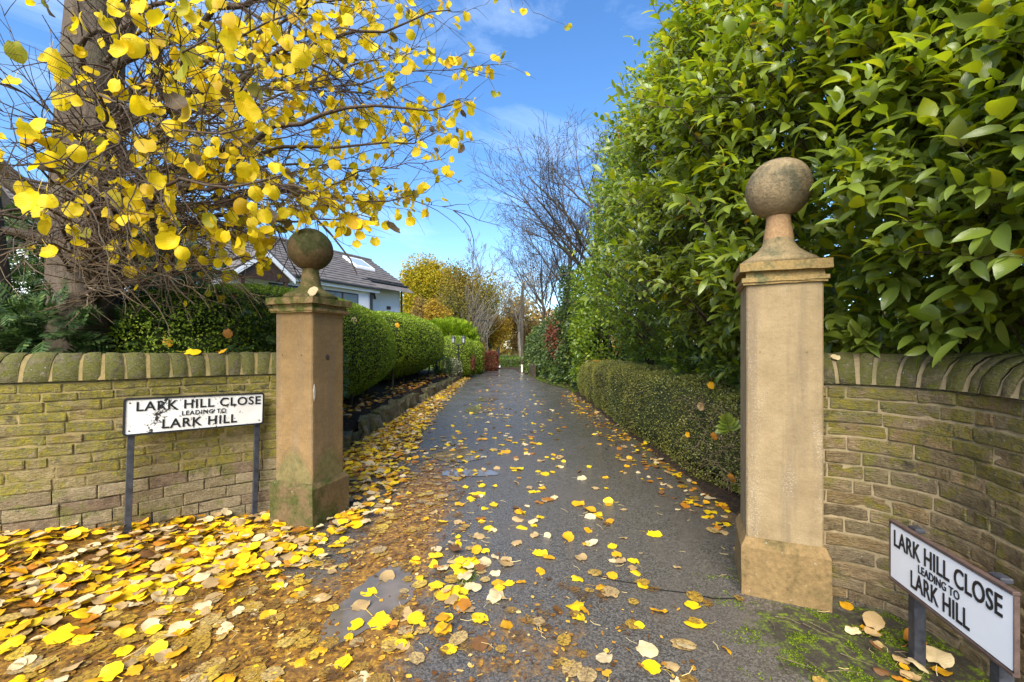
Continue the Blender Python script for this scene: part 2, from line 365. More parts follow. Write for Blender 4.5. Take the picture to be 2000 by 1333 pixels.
# masks painted on the drive: rotted leaf mush, moss, damp gloss
def m_mush(x, y):
    band = np.exp(-((x+.85+.05*(y-3))/.42)**2)*sstep(7.5, 4.2, y)*sstep(1.0, 1.9, y)
    left = sstep(-.45, -1.25, x+.0*(y))*sstep(3.15, 2.6, y+.25*(x+1.5))
    mid = .55*np.exp(-((x-.05)/.75)**2)*sstep(3.0, 2.2, y)
    edge = .9*sstep(-1.2, -2.1, x)*sstep(3.7, 4.1, y)*sstep(16, 8, y)
    re = .55*sstep(1.55, 2.0, x)*sstep(2.9, 3.3, y)*sstep(16, 12, y)
    pile = .9*sstep(-1.2, -2.0, x)*sstep(4.2, 3.6, y)
    return np.clip(np.maximum.reduce([band*.95, left, mid, edge, re, pile]), 0, 1)
def m_moss(x, y):
    a = sstep(.95, 1.55, x)*sstep(2.85, 2.3, y)
    b = .75*sstep(1.15, 1.6, x)*np.exp(-((y-2.9)/.4)**2)
    c = .6*sstep(1.55, 1.95, x)*sstep(3.2, 4.2, y)*sstep(16, 9, y)
    d = .35*sstep(-1.7, -2.2, x)*sstep(2.7, 3.1, y)*sstep(4.3, 3.8, y)
    return np.clip(np.maximum.reduce([a, b, c, d]), 0, 1)
t = MT('wet_tarmac'); pos = t.pos()
am = t.n('ShaderNodeAttribute', attribute_name='mush').outputs['Fac']; ag = t.n('ShaderNodeAttribute', attribute_name='moss').outputs['Fac']
gr = t.n('ShaderNodeTexVoronoi', feature='F1'); gr.inputs['Scale'].default_value = 135; t.l(pos, gr.inputs['Vector'])
grd = gr.outputs['Distance']; grc = gr.outputs['Color']
big = t.noise(pos, 1.3, 5, .6, .4); med = t.noise(pos, 9, 5, .65); fine = t.noise(pos, 60, 4, .7)
c = t.mix(t.ramp(t.sep(grc)[0], [(.2, 0.), (.95, 1.)]), (.046, .041, .034), (.140, .127, .109))
c = t.mix(t.math('MULTIPLY', t.ramp(big, [(.45, 0.), (.66, 1.)]), .5), c, (.105, .087, .068))
k = t.ramp(t.math('ADD', t.math('MULTIPLY', am, .62), t.math('SUBTRACT', t.math('ADD', t.math('MULTIPLY', med, .6), t.math('MULTIPLY', fine, .4)), .5)), [(.30, 0.), (.46, 1.)])
mc = t.ramp(t.noise(pos, 24, 6, .7, .8), [(.28, (.04, .02, .008)), (.43, (.13, .066, .017)), (.54, (.25, .125, .022)), (.64, (.42, .235, .025)), (.76, (.60, .40, .03))])
c = t.mix(k, c, mc)
kg = t.ramp(t.math('ADD', t.math('MULTIPLY', ag, .62), t.math('SUBTRACT', t.noise(pos, 11, 6, .7), .5)), [(.32, 0.), (.46, 1.)])
gn = t.math('ADD', t.math('MULTIPLY', t.noise(pos, 13, 5, .7, .5), .65), t.math('MULTIPLY', fine, .35)); gc = t.ramp(gn, [(.36, (.022, .017, .012)), (.50, (.040, .034, .018)), (.535, (.060, .075, .008)), (.60, (.12, .16, .006)), (.72, (.20, .24, .008))])
c = t.mix(kg, c, gc)
ro = t.ramp(t.math('ADD', big, t.math('MULTIPLY', t.math('SUBTRACT', med, .5), .4)), [(.38, .13), (.50, .26), (.64, .40)])
ro = t.mix(k, ro, (.42, .42, .42)); ro = t.mix(kg, ro, (.85, .85, .85))
h = t.math('SUBTRACT', 1., grd)
b1 = t.bump(h, .3, .005); b2 = t.bump(t.noise(pos, 30, 6, .7, .6), .3, .016, b1)
M_TAR = t.done(t.bsdf(c, ro, .42, b2))
def ground_mesh(name, xs, ys, m, clipf=None, z0=0.):
    X, Y = np.meshgrid(xs, ys, indexing='ij'); V = np.stack([X, Y, gz(X, Y)+z0], -1).reshape(-1, 3)
    me = mesh(name, V, gridf(len(xs), len(ys)), True)
    me.flip_normals() if me.polygons[0].normal.z < 0 else None
    for nm, fn in (('mush', m_mush), ('moss', m_moss)):
        a = me.attributes.new(nm, 'FLOAT', 'POINT'); a.data.foreach_set('value', fn(V[:, 0], V[:, 1]).astype(np.float32))
    return obj(name, me, m)
xs = np.concatenate([np.linspace(-12, -4.6, 12), np.arange(-4.5, 2.6, .05), np.linspace(2.7, 8, 8)])
ys = np.concatenate([np.linspace(-8, .6, 12), np.arange(.7, 4.3, .05)])
props(ground_mesh('forecourt', xs, ys, M_TAR), 'wet tarmac forecourt in front of the gateway', kind='structure')
# the drive beyond the gate: edges follow the two verges
yy = np.concatenate([np.arange(4.25, 9, .1), np.arange(9, 31.5, .5)]); uu = np.linspace(0, 1, 70)
YY, UU = np.meshgrid(yy, uu, indexing='ij'); XX = road_left(YY)+(road_right(YY)-road_left(YY))*UU
V = np.stack([XX, YY, np.zeros_like(XX)], -1).reshape(-1, 3)
me = mesh('driveway', V, gridf(len(yy), len(uu)), True)
if me.polygons[0].normal.z < 0: me.flip_normals()
for nm, fn in (('mush', m_mush), ('moss', m_moss)):
    a = me.attributes.new(nm, 'FLOAT', 'POINT'); a.data.foreach_set('value', fn(V[:, 0], V[:, 1]).astype(np.float32))
props(obj('driveway', me, M_TAR), 'wet tarmac drive running away between hedges', kind='structure')
t = MT('garden_ground'); pos = t.pos(); n = t.noise(pos, 1.1, 6, .65); f = t.noise(pos, 24, 5, .7)
c = t.ramp(t.math('ADD', t.math('MULTIPLY', n, .6), t.math('MULTIPLY', f, .4)), [(.35, (.03, .028, .012)), (.5, (.05, .07, .014)), (.65, (.10, .13, .02))])
M_GND = t.done(t.bsdf(c, .95, .15, t.bump(f, .7, .03)))
gx = 450.
props(obj('ground', mesh('ground', [(-gx, -60, -.03), (gx, -60, -.03), (gx, 700, -.03), (-gx, 700, -.03)], np.array([[0, 1, 2, 3]])), M_GND), 'grass and soil round the drive', kind='structure')
t = MT('leafy_soil'); pos = t.pos(); n = t.noise(pos, 22, 6, .7, .5)
c = t.ramp(n, [(.3, (.012, .009, .006)), (.52, (.035, .024, .014)), (.66, (.11, .055, .018)), (.8, (.22, .12, .03))])
M_SOIL = t.done(t.bsdf(c, .9, .2, t.bump(n, .8, .03)))
# bank under the left hedge
ys2 = np.arange(4.15, 24, .25); prof = [(-2.62, .0), (-2.64, .18), (-2.9, .30), (-3.4, .42), (-4.4, .5), (-7, .5)]
V = np.array([[px+.04*math.sin(y*3+i), y, pz*(1-sstep(20, 23, y)*.8)+.03*math.sin(y*5.1+i*2)*(pz > .1)] for y in ys2 for i, (px, pz) in enumerate(prof)])
me = mesh('soil_bank', V, gridf(len(ys2), len(prof)), True)
if me.polygons[3].normal.z < 0: me.flip_normals()
props(obj('soil_bank', me, M_SOIL), 'dark leafy soil bank under the clipped hedge', kind='structure')
# verge soil on the right, under box hedge and ivy
ys3 = np.arange(3.0, 34, .5)
V = np.array([[road_right(y)-.10+.04*math.sin(y*4)+dx, y, dz] for y in ys3 for dx, dz in ((0, .004), (.06, .03), (.5, .06), (6., .05))])
me = mesh('verge', V, gridf(len(ys3), 4), True)
if me.polygons[2].normal.z < 0: me.flip_normals()
props(obj('verge', me, M_SOIL), 'leafy soil verge on the right of the drive', kind='structure')

# ------------------------------------------------------------------ gate piers
def pier(label, C, rz, base, shaft, zs, zcap, ball, mats, capw, neckz):
    MP, MC, MB, MN, MBASE, MFL = mats
    r = root('gate_pier', (C[0], C[1], 0), label, 'gate pier', 'stone piers either side of the drive', rz)
    hb, hs_ = base/2, shaft/2; zb, zc = zs
    # plinth with weathered chamfer
    bm = bmesh.new(); rings = []
    for h, z in ((hb, -.06), (hb, .08), (hb-.002, zb*.55), (hb, zb), (hs_+.004, zc)):
        ring = []
        for i in range(4):
            a, b = [(-1, -1), (1, -1), (1, 1), (-1, 1)][i], [(-1, -1), (1, -1), (1, 1), (-1, 1)][(i+1) % 4]
            for k in range(5):
                q = k/5; x, y = (a[0]*(1-q)+b[0]*q)*h, (a[1]*(1-q)+b[1]*q)*h
                j = mnoise.noise_vector(Vector((x*8, y*8, z*8+C[0])))*.006
                ring.append(bm.verts.new((x+j.x, y+j.y, z+j.z*.6)))
        rings.append(ring)
    for a, b in zip(rings, rings[1:]):
        for i in range(20): bm.faces.new((a[i], a[(i+1) % 20], b[(i+1) % 20], b[i]))
    bm.faces.new(rings[-1]); obj('plinth', bm_mesh('plinth', bm), MBASE, r)
    # shaft: slightly worn arrises
    n, nzs = 24, 26; V = []
    for iz in range(nzs):
        z = zc-.01+(zcap[0]-zc+.01)*iz/(nzs-1)
        for i in range(4):
            a, b = [(-1, -1), (1, -1), (1, 1), (-1, 1)][i], [(-1, -1), (1, -1), (1, 1), (-1, 1)][(i+1) % 4]
            for q in (.02, .06, .3, .7, .94, .98):
                x, y = (a[0]*(1-q)+b[0]*q)*hs_, (a[1]*(1-q)+b[1]*q)*hs_
                w = 1.0
                if q in (.02, .98): w -= .010+.012*max(0, mnoise.noise(Vector((x*3+C[0], y*3, z*7))))
                V.append((x*w, y*w, z))
    obj('shaft', mesh('shaft', V, gridf(nzs, n, True)), MP, r)
    # cap of two slabs with a recess between
    z0, z1, z2, z3 = zcap
    h = capw/2
    for nm, hh, a, b in (('cap_slab', h-.014, z0, z1), ('cap_recess', h-.035, z1, z2), ('cap_slab', h, z2, z3)):
        bm = box(-hh, hh, -hh, hh, a, b)
        bmesh.ops.subdivide_edges(bm, edges=bm.edges[:], cuts=7, use_grid_fill=True)
        for v in bm.verts:
            e = max(abs(v.co.x), abs(v.co.y))
            if e > hh*.98: v.co += mnoise.noise_vector(v.co*11+Vector((C[0]*3, a, 0)))*.006
            if nm == 'cap_slab' and a == z0 and v.co.z < a+.3*(b-a):
                v.co.x *= .965; v.co.y *= .965
        obj(nm, bm_mesh(nm, bm), MC, r)
    # ball finial: flared foot, neck, ball
    bz, br = ball; zt = z3
    f1 = neckz
    prof = [(.0, zt+.0), (.222, zt+.001), (.222, zt+.028), (.205, zt+.045)]
    for k in range(1, 8):
        q = k/7; prof.append((.205-.120*(1-(1-q)**2.0), zt+.045+(f1-zt-.045)*q))
    Vv, Ff = lathe(prof, 40); obj('finial_foot', mesh('finial_foot', Vv, Ff, True), MFL, r)
    nb = bz-br*.95; prof = [(.0848, f1-.002), (.079, f1+(nb-f1)*.35), (.070, f1+(nb-f1)*.7), (.0675, nb), (.066, nb+.03)]
    Vv, Ff = lathe(prof, 36); obj('finial_neck', mesh('finial_neck', Vv, Ff, True), MN, r)
    prof = [(br*math.sin(PI*k/28)+1e-4, bz-br*math.cos(PI*k/28)) for k in range(29)]
    Vv, Ff = lathe(prof, 56)
    d = vnoise(Vv, 6, C[0])*.004+vnoise(Vv, 22, C[0])*.0018; Vv = Vv+unit(Vv-np.array([0, 0, bz]))*d[:, None]
    obj('finial_ball', mesh('finial_ball', Vv, Ff, True), MB, r)
    return r
PLC, PRC = (-1.79, 3.87), (1.70, 2.778)
RL, RR = math.radians(-18), math.radians(-23)
pl = pier('tan sandstone gate pier with dark mossy ball, beside the weathered street sign', PLC, RL, .455, .392, (.325, .365), (1.80, 1.835, 1.872, 1.925), (2.372, .187),
          (M_PL, M_CAPL, M_BALLL, M_NECKL, M_BASEL, M_NECKL), .49, 2.07)
pr = pier('taller buff gate pier with pitted ball, leaves of the laurel touching it', PRC, RR, .46, .40, (.29, .345), (1.885, 1.925, 1.962, 2.015), (2.512, .188),
          (M_PR, M_CAPR, M_BALLR, M_NECKR, M_BASER, M_FLARER), .475, 2.19)
# small marks on the piers: rusty fixing stubs, plugged holes, patch of filler
M_RUST = plain('rusty_iron', (.06, .04, .03), .8, .3, .4, 40, .6)
M_FILL = plain('cement_patch', (.50, .44, .34), .9, .2, .2, 30, .5)
def disc(r, n, dy, jit=.15, seed=0, sx=1., sz=1.):
    q = random.Random(seed); V = [(0, -dy, 0)]
    for ring, dd in ((.75, -dy), (1., 0)):
        for k in range(n):
            a = 2*PI*k/n; rr = r*ring*(1+q.uniform(-jit, jit)); V.append((rr*math.cos(a)*sx, dd, rr*math.sin(a)*sz))
    Fq = [[1+k, 1+(k+1) % n, 1+n+(k+1) % n, 1+n+k] for k in range(n)]; Ft = [[0, 1+(k+1) % n, 1+k] for k in range(n)]
    return np.array(V, float), [np.array(Fq), np.array(Ft)]
def mark(name, pr_, face, u, z, V, Fc, m):
    # face 0: the pier's -Y face, 1: its +X face
    V = V.copy(); hs_ = .1962
    if face == 0: W_ = np.stack([V[:, 0]+u, V[:, 1]-hs_, V[:, 2]+z], -1)
    else: W_ = np.stack([-V[:, 1]+hs_, V[:, 0]+u, V[:, 2]+z], -1)
    return obj(name, mesh(name, W_, Fc), m, pr_)
Vd, Fd = disc(.026, 9, .006, .2, 3); mark('iron_stub', pl, 1, -.02, 1.42, Vd, Fd, M_RUST)
for u, face in ((-.115, 0), (.085, 0)):
    Vd, Fd = disc(.006, 7, .003, .1, 5); mark('fixing_hole', pl, face, u, 1.44, Vd, Fd, M_RUST)
Vd, Fd = disc(.02, 11, .004, .3, 9, .8, 3.2); mark('filler_patch', pl, 1, -.172, 1.13, Vd, Fd, M_FILL)
for u in (-.125, .115):
    Vd, Fd = disc(.0035, 7, .003, .1, 5); o = mark('fixing_hole', pr, 0, u, 1.475, Vd, Fd, M_RUST); o.location.y = -.004

# ------------------------------------------------------------------ walls
class Curve2:
    def __init__(s, pts):
        pts = np.array(pts, float); dense = []
        n = len(pts); Q = np.vstack([2*pts[0]-pts[1], pts, 2*pts[-1]-pts[-2]])
        for i in range(n-1):
            p0, p1, p2, p3 = Q[i:i+4]
            for q in np.linspace(0, 1, 24, endpoint=False):
                dense.append(.5*((2*p1)+(-p0+p2)*q+(2*p0-5*p1+4*p2-p3)*q*q+(-p0+3*p1-3*p2+p3)*q**3))
        dense.append(pts[-1]); s.p = np.array(dense)
        s.s = np.concatenate([[0], np.cumsum(np.linalg.norm(np.diff(s.p, axis=0), axis=1))]); s.L = s.s[-1]
        s.t = unit(np.gradient(s.p, axis=0))
    def at(s, d, off, side):
        x = np.interp(d, s.s, s.p[:, 0]); y = np.interp(d, s.s, s.p[:, 1]); tx = np.interp(d, s.s, s.t[:, 0]); ty = np.interp(d, s.s, s.t[:, 1])
        l = np.hypot(tx, ty); return x-side*ty/l*off, y+side*tx/l*off
def wall(label, name_pts, side, base, copz, courses, mats, copw, copd, seed, loc, drycourses=0):
    """courses of single stones bedded in mortar along a curve, half-round coping on top.  off>0 is out of the face"""
    q = random.Random(seed); C = Curve2(name_pts); MS, ML, MC, MM = mats
    r = root('stone_wall', loc, label, 'stone wall', 'curved stone walls beside the gate piers')
    lz = np.array(loc)
    def strip(nm, prof, m):
        ds = np.linspace(0, C.L, 70); V = []
        for d in ds:
            for off, z in prof:
                x, y = C.at(d, off, side); V.append((x, y, z))
        part(nm, V, gridf(len(ds), len(prof)), m, r, True)
    zsplit = courses[drycourses][0] if drycourses else -.2
    strip('mortar', [(-.0062, zsplit), (-.0062, copz+.002), (-.10, copz+.003)], MM)
    if drycourses: strip('joint_backing', [(-.035, -.2), (-.035, zsplit+.004)], M_DRY)
    strip('rear_face', [(-.33, copz+.002), (-.33, -.2)], MM)
    fgrid = None
    for ci, (z0, z1) in enumerate(courses):
        d = -q.uniform(0, .15); dry = ci < drycourses
        while d < C.L-.01:
            w = q.uniform(.16, .36) if not dry else q.uniform(.18, .34)
            if q.random() < .18: w *= .55
            d0, d1 = max(d, 0), min(d+w, C.L); d += w
            if C.L-d < .07: d1 = C.L; d = C.L
            if d1-d0 < .03: continue
            g = .0048 if not dry else .0025
            gz_ = .0055 if not dry else .0022
            nu, nv = 7, 5; dp = q.uniform(-.003, .007)+(.004 if dry else 0)
            sl = q.uniform(-.004, .004); V = []; sd_ = q.uniform(0, 99)
            us = [0, .03, .3, .55, .8, .97, 1.]; vs = [0, .09, .5, .91, 1.]
            for i in range(nu):
                for j in range(nv):
                    edge = i in (0, nu-1) or j in (0, nv-1); corner = i in (0, nu-1) and j in (0, nv-1)
                    dd = d0+g+(d1-d0-2*g)*us[i]; zz = z0+gz_+(z1-z0-2*gz_)*vs[j]
                    nn = mnoise.noise(Vector((dd*16+sd_, zz*22, sd_))); n2 = mnoise.noise(Vector((dd*9+sd_, zz*9, 3+sd_)))
                    n4 = mnoise.noise(Vector((dd*48+sd_, zz*60, sd_))); off = dp+sl*(us[i]-.5)+nn*.010+n4*.005+(-.0042 if edge else 0)+(-.003 if corner else 0)
                    if edge: zz += n2*.0055+n4*.003; dd += n2*.004*(1 if i in (0, nu-1) else 0)
                    zz += .004*math.sin(dd*5+ci)
                    x, y = C.at(dd, off, side); V.append((x, y, zz))
            # returns into the joint
            ring = [i*nv for i in range(nu)]+[(nu-1)*nv+j for j in range(1, nv)]+[i*nv+nv-1 for i in range(nu-2, -1, -1)]+[j for j in range(nv-2, 0, -1)]
            k0 = len(V)
            for idx in ring:
                i, j = divmod(idx, nv); dd = d0+g+(d1-d0-2*g)*us[i]; zz = z0+gz_+(z1-z0-2*gz_)*vs[j]
                x, y = C.at(dd, -.045, side); V.append((x, y, zz+.004*math.sin(dd*5+ci)))
            nr = len(ring); Fr = np.array([[ring[k], ring[(k+1) % nr], k0+(k+1) % nr, k0+k] for k in range(nr)])
            part('stone', V, np.concatenate([gridf(nu, nv), Fr]), ML if dry else MS, r, False)
    # coping
    d = 0; prof = []
    H, D = copw; na = 9
    for k in range(na):
        a = PI*k/(na-1)*.97; prof.append((-D/2+math.cos(a)*(D/2), math.sin(a)))
    while d < C.L-.01:
        w = q.uniform(*copd); d0, d1 = d, min(d+w, C.L); d = d1
        hh = H*q.uniform(.98, 1.02); tw = q.uniform(-.012, .012); V = []; sd_ = q.uniform(0, 99); bul = q.uniform(.0, .004)
        dds = [d0+.010, d0+.015, (d0+d1)/2, d1-.015, d1-.010]
        for i, dd in enumerate(dds):
            e = -.0055 if i in (0, 4) else (-.0005 if i in (1, 3) else bul)
            V.append([*C.at(dd, .012+e, side), copz+.006])
            for k, (off, hz) in enumerate(prof):
                nn = mnoise.noise(Vector((dd*14+sd_, off*14, sd_)))*.009+mnoise.noise(Vector((dd*40+sd_, off*40, sd_)))*.004
                rr = e+nn; off2 = off+.014+rr*(1 if off > -D/2 else -1)*abs(off+D/2)/(D/2)
                x, y = C.at(dd+tw*hz, off2, side); V.append((x, y, copz+.012+hz*(hh+rr)))
        m = na+1; Fq = gridf(5, m)
        caps = [np.array([[0, k, k+1] for k in range(1, na)]), np.array([[4*m, 4*m+k+1, 4*m+k] for k in range(1, na)])]
        part('coping_stone', V, [Fq]+caps, MC, r, True)
    ds = np.linspace(0, C.L, 80); V = []
    for dd in ds:
        for off, hz in [(.008, 0)]+prof:
            x, y = C.at(dd, off*.975+.011-.012*hz, side); V.append((x, y, copz+.010+hz*(H-.004)))
    part('coping_mortar', V, gridf(len(ds), na+1), MM, r, True)
    return r, C
def mkcourses(z0, hs_):
    out = []
    for h in hs_: out.append((z0, z0+h)); z0 += h
    return out
lc = mkcourses(-.12, [.105, .10, .095, .10, .09, .10, .085, .09, .075, .085, .07, .085, .075, .08, .065, .07])
lw_copz = lc[-1][1]
LWP = [(-1.93, 4.13), (-2.2, 4.06), (-2.52, 3.86), (-2.88, 3.50), (-3.2, 3.20), (-3.7, 2.92), (-4.5, 2.66), (-5.6, 2.5)]
lw, LC = wall('olive and ochre stone wall curving left behind the weathered street sign', LWP, 1, 0, lw_copz, lc, (M_LW, M_LL, M_COP, M_MORL), (.20, .36), (.092, .165), 3, (-3.2, 3.3, 0), 6)
rc = mkcourses(-.13, [.085, .09, .08, .09, .085, .08, .09, .08, .085, .08, .09, .075, .085, .08, .08, .075, .075])
rw_copz = rc[-1][1]
RWP = [(1.80, 2.69), (1.98, 2.64), (2.13, 2.52), (2.225, 2.33), (2.235, 2.13), (2.185, 1.93), (2.125, 1.74), (2.08, 1.5), (2.06, 1.2), (2.08, .7)]
rw, RC = wall('brown stone wall curving towards the viewer behind the clean white street sign', RWP, -1, 0, rw_copz, rc, (M_RW, M_RW, M_COP, M_MORR), (.185, .36), (.075, .12), 5, (2.1, 2.2, 0))

# ------------------------------------------------------------------ street signs
M_BLACK = plain('black_paint', (.012, .012, .013), .45, .5, .2, 60, .15)
t = MT('weathered_enamel'); o = t.objc(); n = t.noise(o, 34, 6, .75, .4); n2 = t.noise(o, 5.0, 4, .6); f = t.noise(o, 300, 2, .6)
x_, y_, z_ = t.sep(o)
zone = t.ramp(t.math('ABSOLUTE', t.math('ADD', t.math('ADD', x_, .27), t.math('MULTIPLY', z_, -.45))), [(.0, .185), (.09, .05), (.2, .0)])
zone2 = t.ramp(t.math('ABSOLUTE', t.math('SUBTRACT', x_, .06)), [(.0, .085), (.12, .075), (.26, .0)])
k = t.ramp(t.math('ADD', t.math('ADD', n, zone), t.math('ADD', zone2, t.math('MULTIPLY', t.math('SUBTRACT', n2, .5), .2))), [(.655, 0.), (.675, 1.)])
k2 = t.ramp(f, [(.70, 0.), (.73, .7)])
c = t.mix(t.ramp(n2, [(.4, 0.), (.7, 1.)]), (.82, .80, .74), (.70, .66, .58)); c = t.mix(t.math('MAXIMUM', k, k2), c, (.025, .022, .02))
M_ENAM = t.done(t.bsdf(c, .5, .4))
M_WHITE = plain('white_sign', (.83, .83, .84), .35, .45, .03, 5)
M_INK = plain('sign_ink', (.012, .011, .012), .5, .4, .1)
M_STEEL = plain('brown_steel', (.085, .055, .045), .55, .4, .35, 25, .2)
M_POST = plain('dark_post', (.035, .037, .045), .5, .45, .5, 30, .1)
def letters(sign, body, w, h, bold, spacing, x, y, z, m):
    """one raised letter per object, set out with the font's own spacing"""
    cu = bpy.data.curves.new('line', 'FONT'); cu.body = body; cu.size = 1; cu.offset = bold; cu.space_character = spacing; cu.extrude = .004; cu.resolution_u = 4
    ob = bpy.data.objects.new('line', cu); COL.objects.link(ob); bpy.context.view_layer.update()
    me = bpy.data.meshes.new_from_object(ob.evaluated_get(bpy.context.evaluated_depsgraph_get()))
    bpy.data.objects.remove(ob); bpy.data.curves.remove(cu)
    V = np.empty(len(me.vertices)*3); me.vertices.foreach_get('co', V); V = V.reshape(-1, 3)
    lo, hi = V.min(0), V.max(0); V = (V-(lo+hi)/2)/(hi-lo); V = np.stack([V[:, 0]*w, -V[:, 2]*.003, V[:, 1]*h], -1)
    bm = bmesh.new(); bm.from_mesh(me); bmesh.ops.remove_doubles(bm, verts=bm.verts[:], dist=1e-5); bm.verts.ensure_lookup_table()
    bm.free(); nv = len(V); par = list(range(nv))
    def find(i):
        while par[i] != i: par[i] = par[par[i]]; i = par[i]
        return i
    for e in me.edges:
        a_, b_ = find(e.vertices[0]), find(e.vertices[1]); par[a_] = b_
    key = {}
    for i in range(nv):                       # front, back and sides of a letter share coordinates
        k_ = tuple(np.round([V[i, 0], V[i, 2]], 4)); j = key.setdefault(k_, i); a_, b_ = find(i), find(j); par[a_] = b_
    rep = np.array([find(i) for i in range(nv)]); chars = [c_ for c_ in body if c_ != ' ']
    isl = sorted(set(rep), key=lambda r_: V[rep == r_][:, 0].mean())
    for n_, r_ in enumerate(isl):
        ids = np.where(rep == r_)[0]; mp_ = {int(i): k for k, i in enumerate(ids)}
        fs = [[mp_[v] for v in p_.vertices] for p_ in me.polygons if p_.vertices[0] in mp_]
        c_ = V[ids].mean(0); c_[1] = 0; mm = bpy.data.meshes.new('letter'); mm.from_pydata((V[ids]-c_).tolist(), [], fs); mm.update()
        o = obj('letter', mm, m, sign); o.location = (x+c_[0], y, z+c_[2])
        if len(isl) == len(chars): o['label'] = 'black capital '+chars[n_]
    bpy.data.meshes.remove(me)
def rrect(w, h, rad, n=4):
    out = []
    for cx, cz, a0 in ((w/2-rad, h/2-rad, 0), (-w/2+rad, h/2-rad, 90), (-w/2+rad, -h/2+rad, 180), (w/2-rad, -h/2+rad, 270)):
        for k in range(n+1):
            a = math.radians(a0+90*k/n); out.append((cx+rad*math.cos(a), cz+rad*math.sin(a)))
    return out
def slab(loop, y0, y1):
    n = len(loop); V = [(x, y0, z) for x, z in loop]+[(x, y1, z) for x, z in loop]
    bm = bmesh.new(); vs = [bm.verts.new(v) for v in V]
    bm.faces.new(vs[:n]); bm.faces.new(vs[n:][::-1])
    for k in range(n): bm.faces.new((vs[k], vs[n+k], vs[n+(k+1) % n], vs[(k+1) % n]))
    bmesh.ops.recalc_face_normals(bm, faces=bm.faces[:]); return bm
def frame_loop(lo, li, y0, y1):
    n = len(lo); bm = bmesh.new()
    a = [bm.verts.new((x, y0, z)) for x, z in lo]; b = [bm.verts.new((x, y0, z)) for x, z in li]
    c = [bm.verts.new((x, y1, z)) for x, z in lo]; d = [bm.verts.new((x, y1, z)) for x, z in li]
    for k in range(n):
        j = (k+1) % n
        bm.faces.new((a[k], a[j], b[j], b[k])); bm.faces.new((a[k], c[k], c[j], a[j])); bm.faces.new((b[k], b[j], d[j], d[k]))
    bmesh.ops.recalc_face_normals(bm, faces=bm.faces[:]); return bm
# left: old enamelled plate in a black moulded rim on two flat posts
A, B = np.array([-2.906, 3.25]), np.array([-2.248, 3.94]); mid = (A+B)/2; w = np.linalg.norm(B-A); ang = math.atan2(B[1]-A[1], B[0]-A[0]); hgt = .283
sl = root('street_sign', (mid[0], mid[1], .968), 'chipped old white street name plate with black rim by the mossy left wall', 'street sign', 'street name signs at the gateway', ang)
sl.rotation_euler = (0, math.radians(1.5), ang)
obj('backing_plate', bm_mesh('backing_plate', slab(rrect(w, hgt, .022), -.004, .014)), M_BLACK, sl)
obj('rim', bm_mesh('rim', frame_loop(rrect(w, hgt, .022), rrect(w-.026, hgt-.026, .014), -.014, -.004)), M_BLACK, sl)
obj('name_plate', bm_mesh('name_plate', slab(rrect(w-.026, hgt-.026, .014), -.0075, -.004)), M_ENAM, sl)
for body, tw, th, x, z, bold in (('LARK HILL CLOSE', .85, .073, .022, .076, .018), ('LEADING TO', .305, .036, .03, .004, .010), ('LARK HILL', .51, .073, .01, -.070, .018)):
    letters(sl, body, tw, th, bold, 1.12, x, -.0105, z, M_INK)
for x, z in ((-.44, .105), (.44, .105), (-.44, -.105), (.44, -.105)):
    Vd, Fd = disc(.006, 8, .004, .02); o = obj('screw', mesh('screw', Vd, Fd), M_RUST, sl); o.location = (x, -.0076, z)
for x in (-.425, .435):
    zb = -1.1
    o = obj('post', bm_mesh('post', box(-.021, .021, .0145, .040, zb, .11, .002)), M_POST, sl); o.location.x = x
# right: modern white plate with a brown steel channel on two square posts
A, B = np.array([1.937, 2.222]), np.array([1.803, 1.556]); mid = (A+B)/2; w = np.linalg.norm(B-A); ang = math.atan2(B[1]-A[1], B[0]-A[0]); hgt = .282
sr = root('street_sign', (mid[0], mid[1], .474), 'clean white street name plate with brown steel edges low by the right wall', 'street sign', 'street name signs at the gateway', ang)
obj('backing_plate', bm_mesh('backing_plate', box(-w/2, w/2, -.002, .004, -hgt/2, hgt/2)), M_STEEL, sr)
obj('name_plate', bm_mesh('name_plate', slab(rrect(w-.012, hgt-.012, .004), -.006, -.002)), M_WHITE, sr)
obj('top_channel', bm_mesh('top_channel', box(-w/2-.003, w/2+.003, -.012, .012, hgt/2-.001, hgt/2+.013, .002)), M_STEEL, sr)
obj('bottom_channel', bm_mesh('bottom_channel', box(-w/2-.003, w/2+.003, -.012, .012, -hgt/2-.012, -hgt/2+.001, .002)), M_STEEL, sr)
for x in (-w/2-.004, w/2+.001): obj('end_channel', bm_mesh('end_channel', box(x, x+.003, -.009, .008, -hgt/2+.002, hgt/2-.002)), M_STEEL, sr)
for body, tw, th, x, z, bold in (('LARK HILL CLOSE', .60, .082, -.005, .072, .010), ('LEADING TO', .235, .037, -.018, .0, .003), ('LARK HILL', .335, .080, -.018, -.070, .008)):
    letters(sr, body, tw, th, bold, 1.03, x, -.0078, z, M_INK)
for x in (-.215, .235):
    o = obj('post', bm_mesh('post', box(-.024, .024, .0125, .06, -.58, .10, .003)), M_POST, sr); o.location.x = x
for x in (-.215, .235):
    o = obj('clip', bm_mesh('clip', box(-.028, .028, .0125, .055, .142, .163, .004)), M_POST, sr); o.location.x = x
    
R = np.random.default_rng(101)
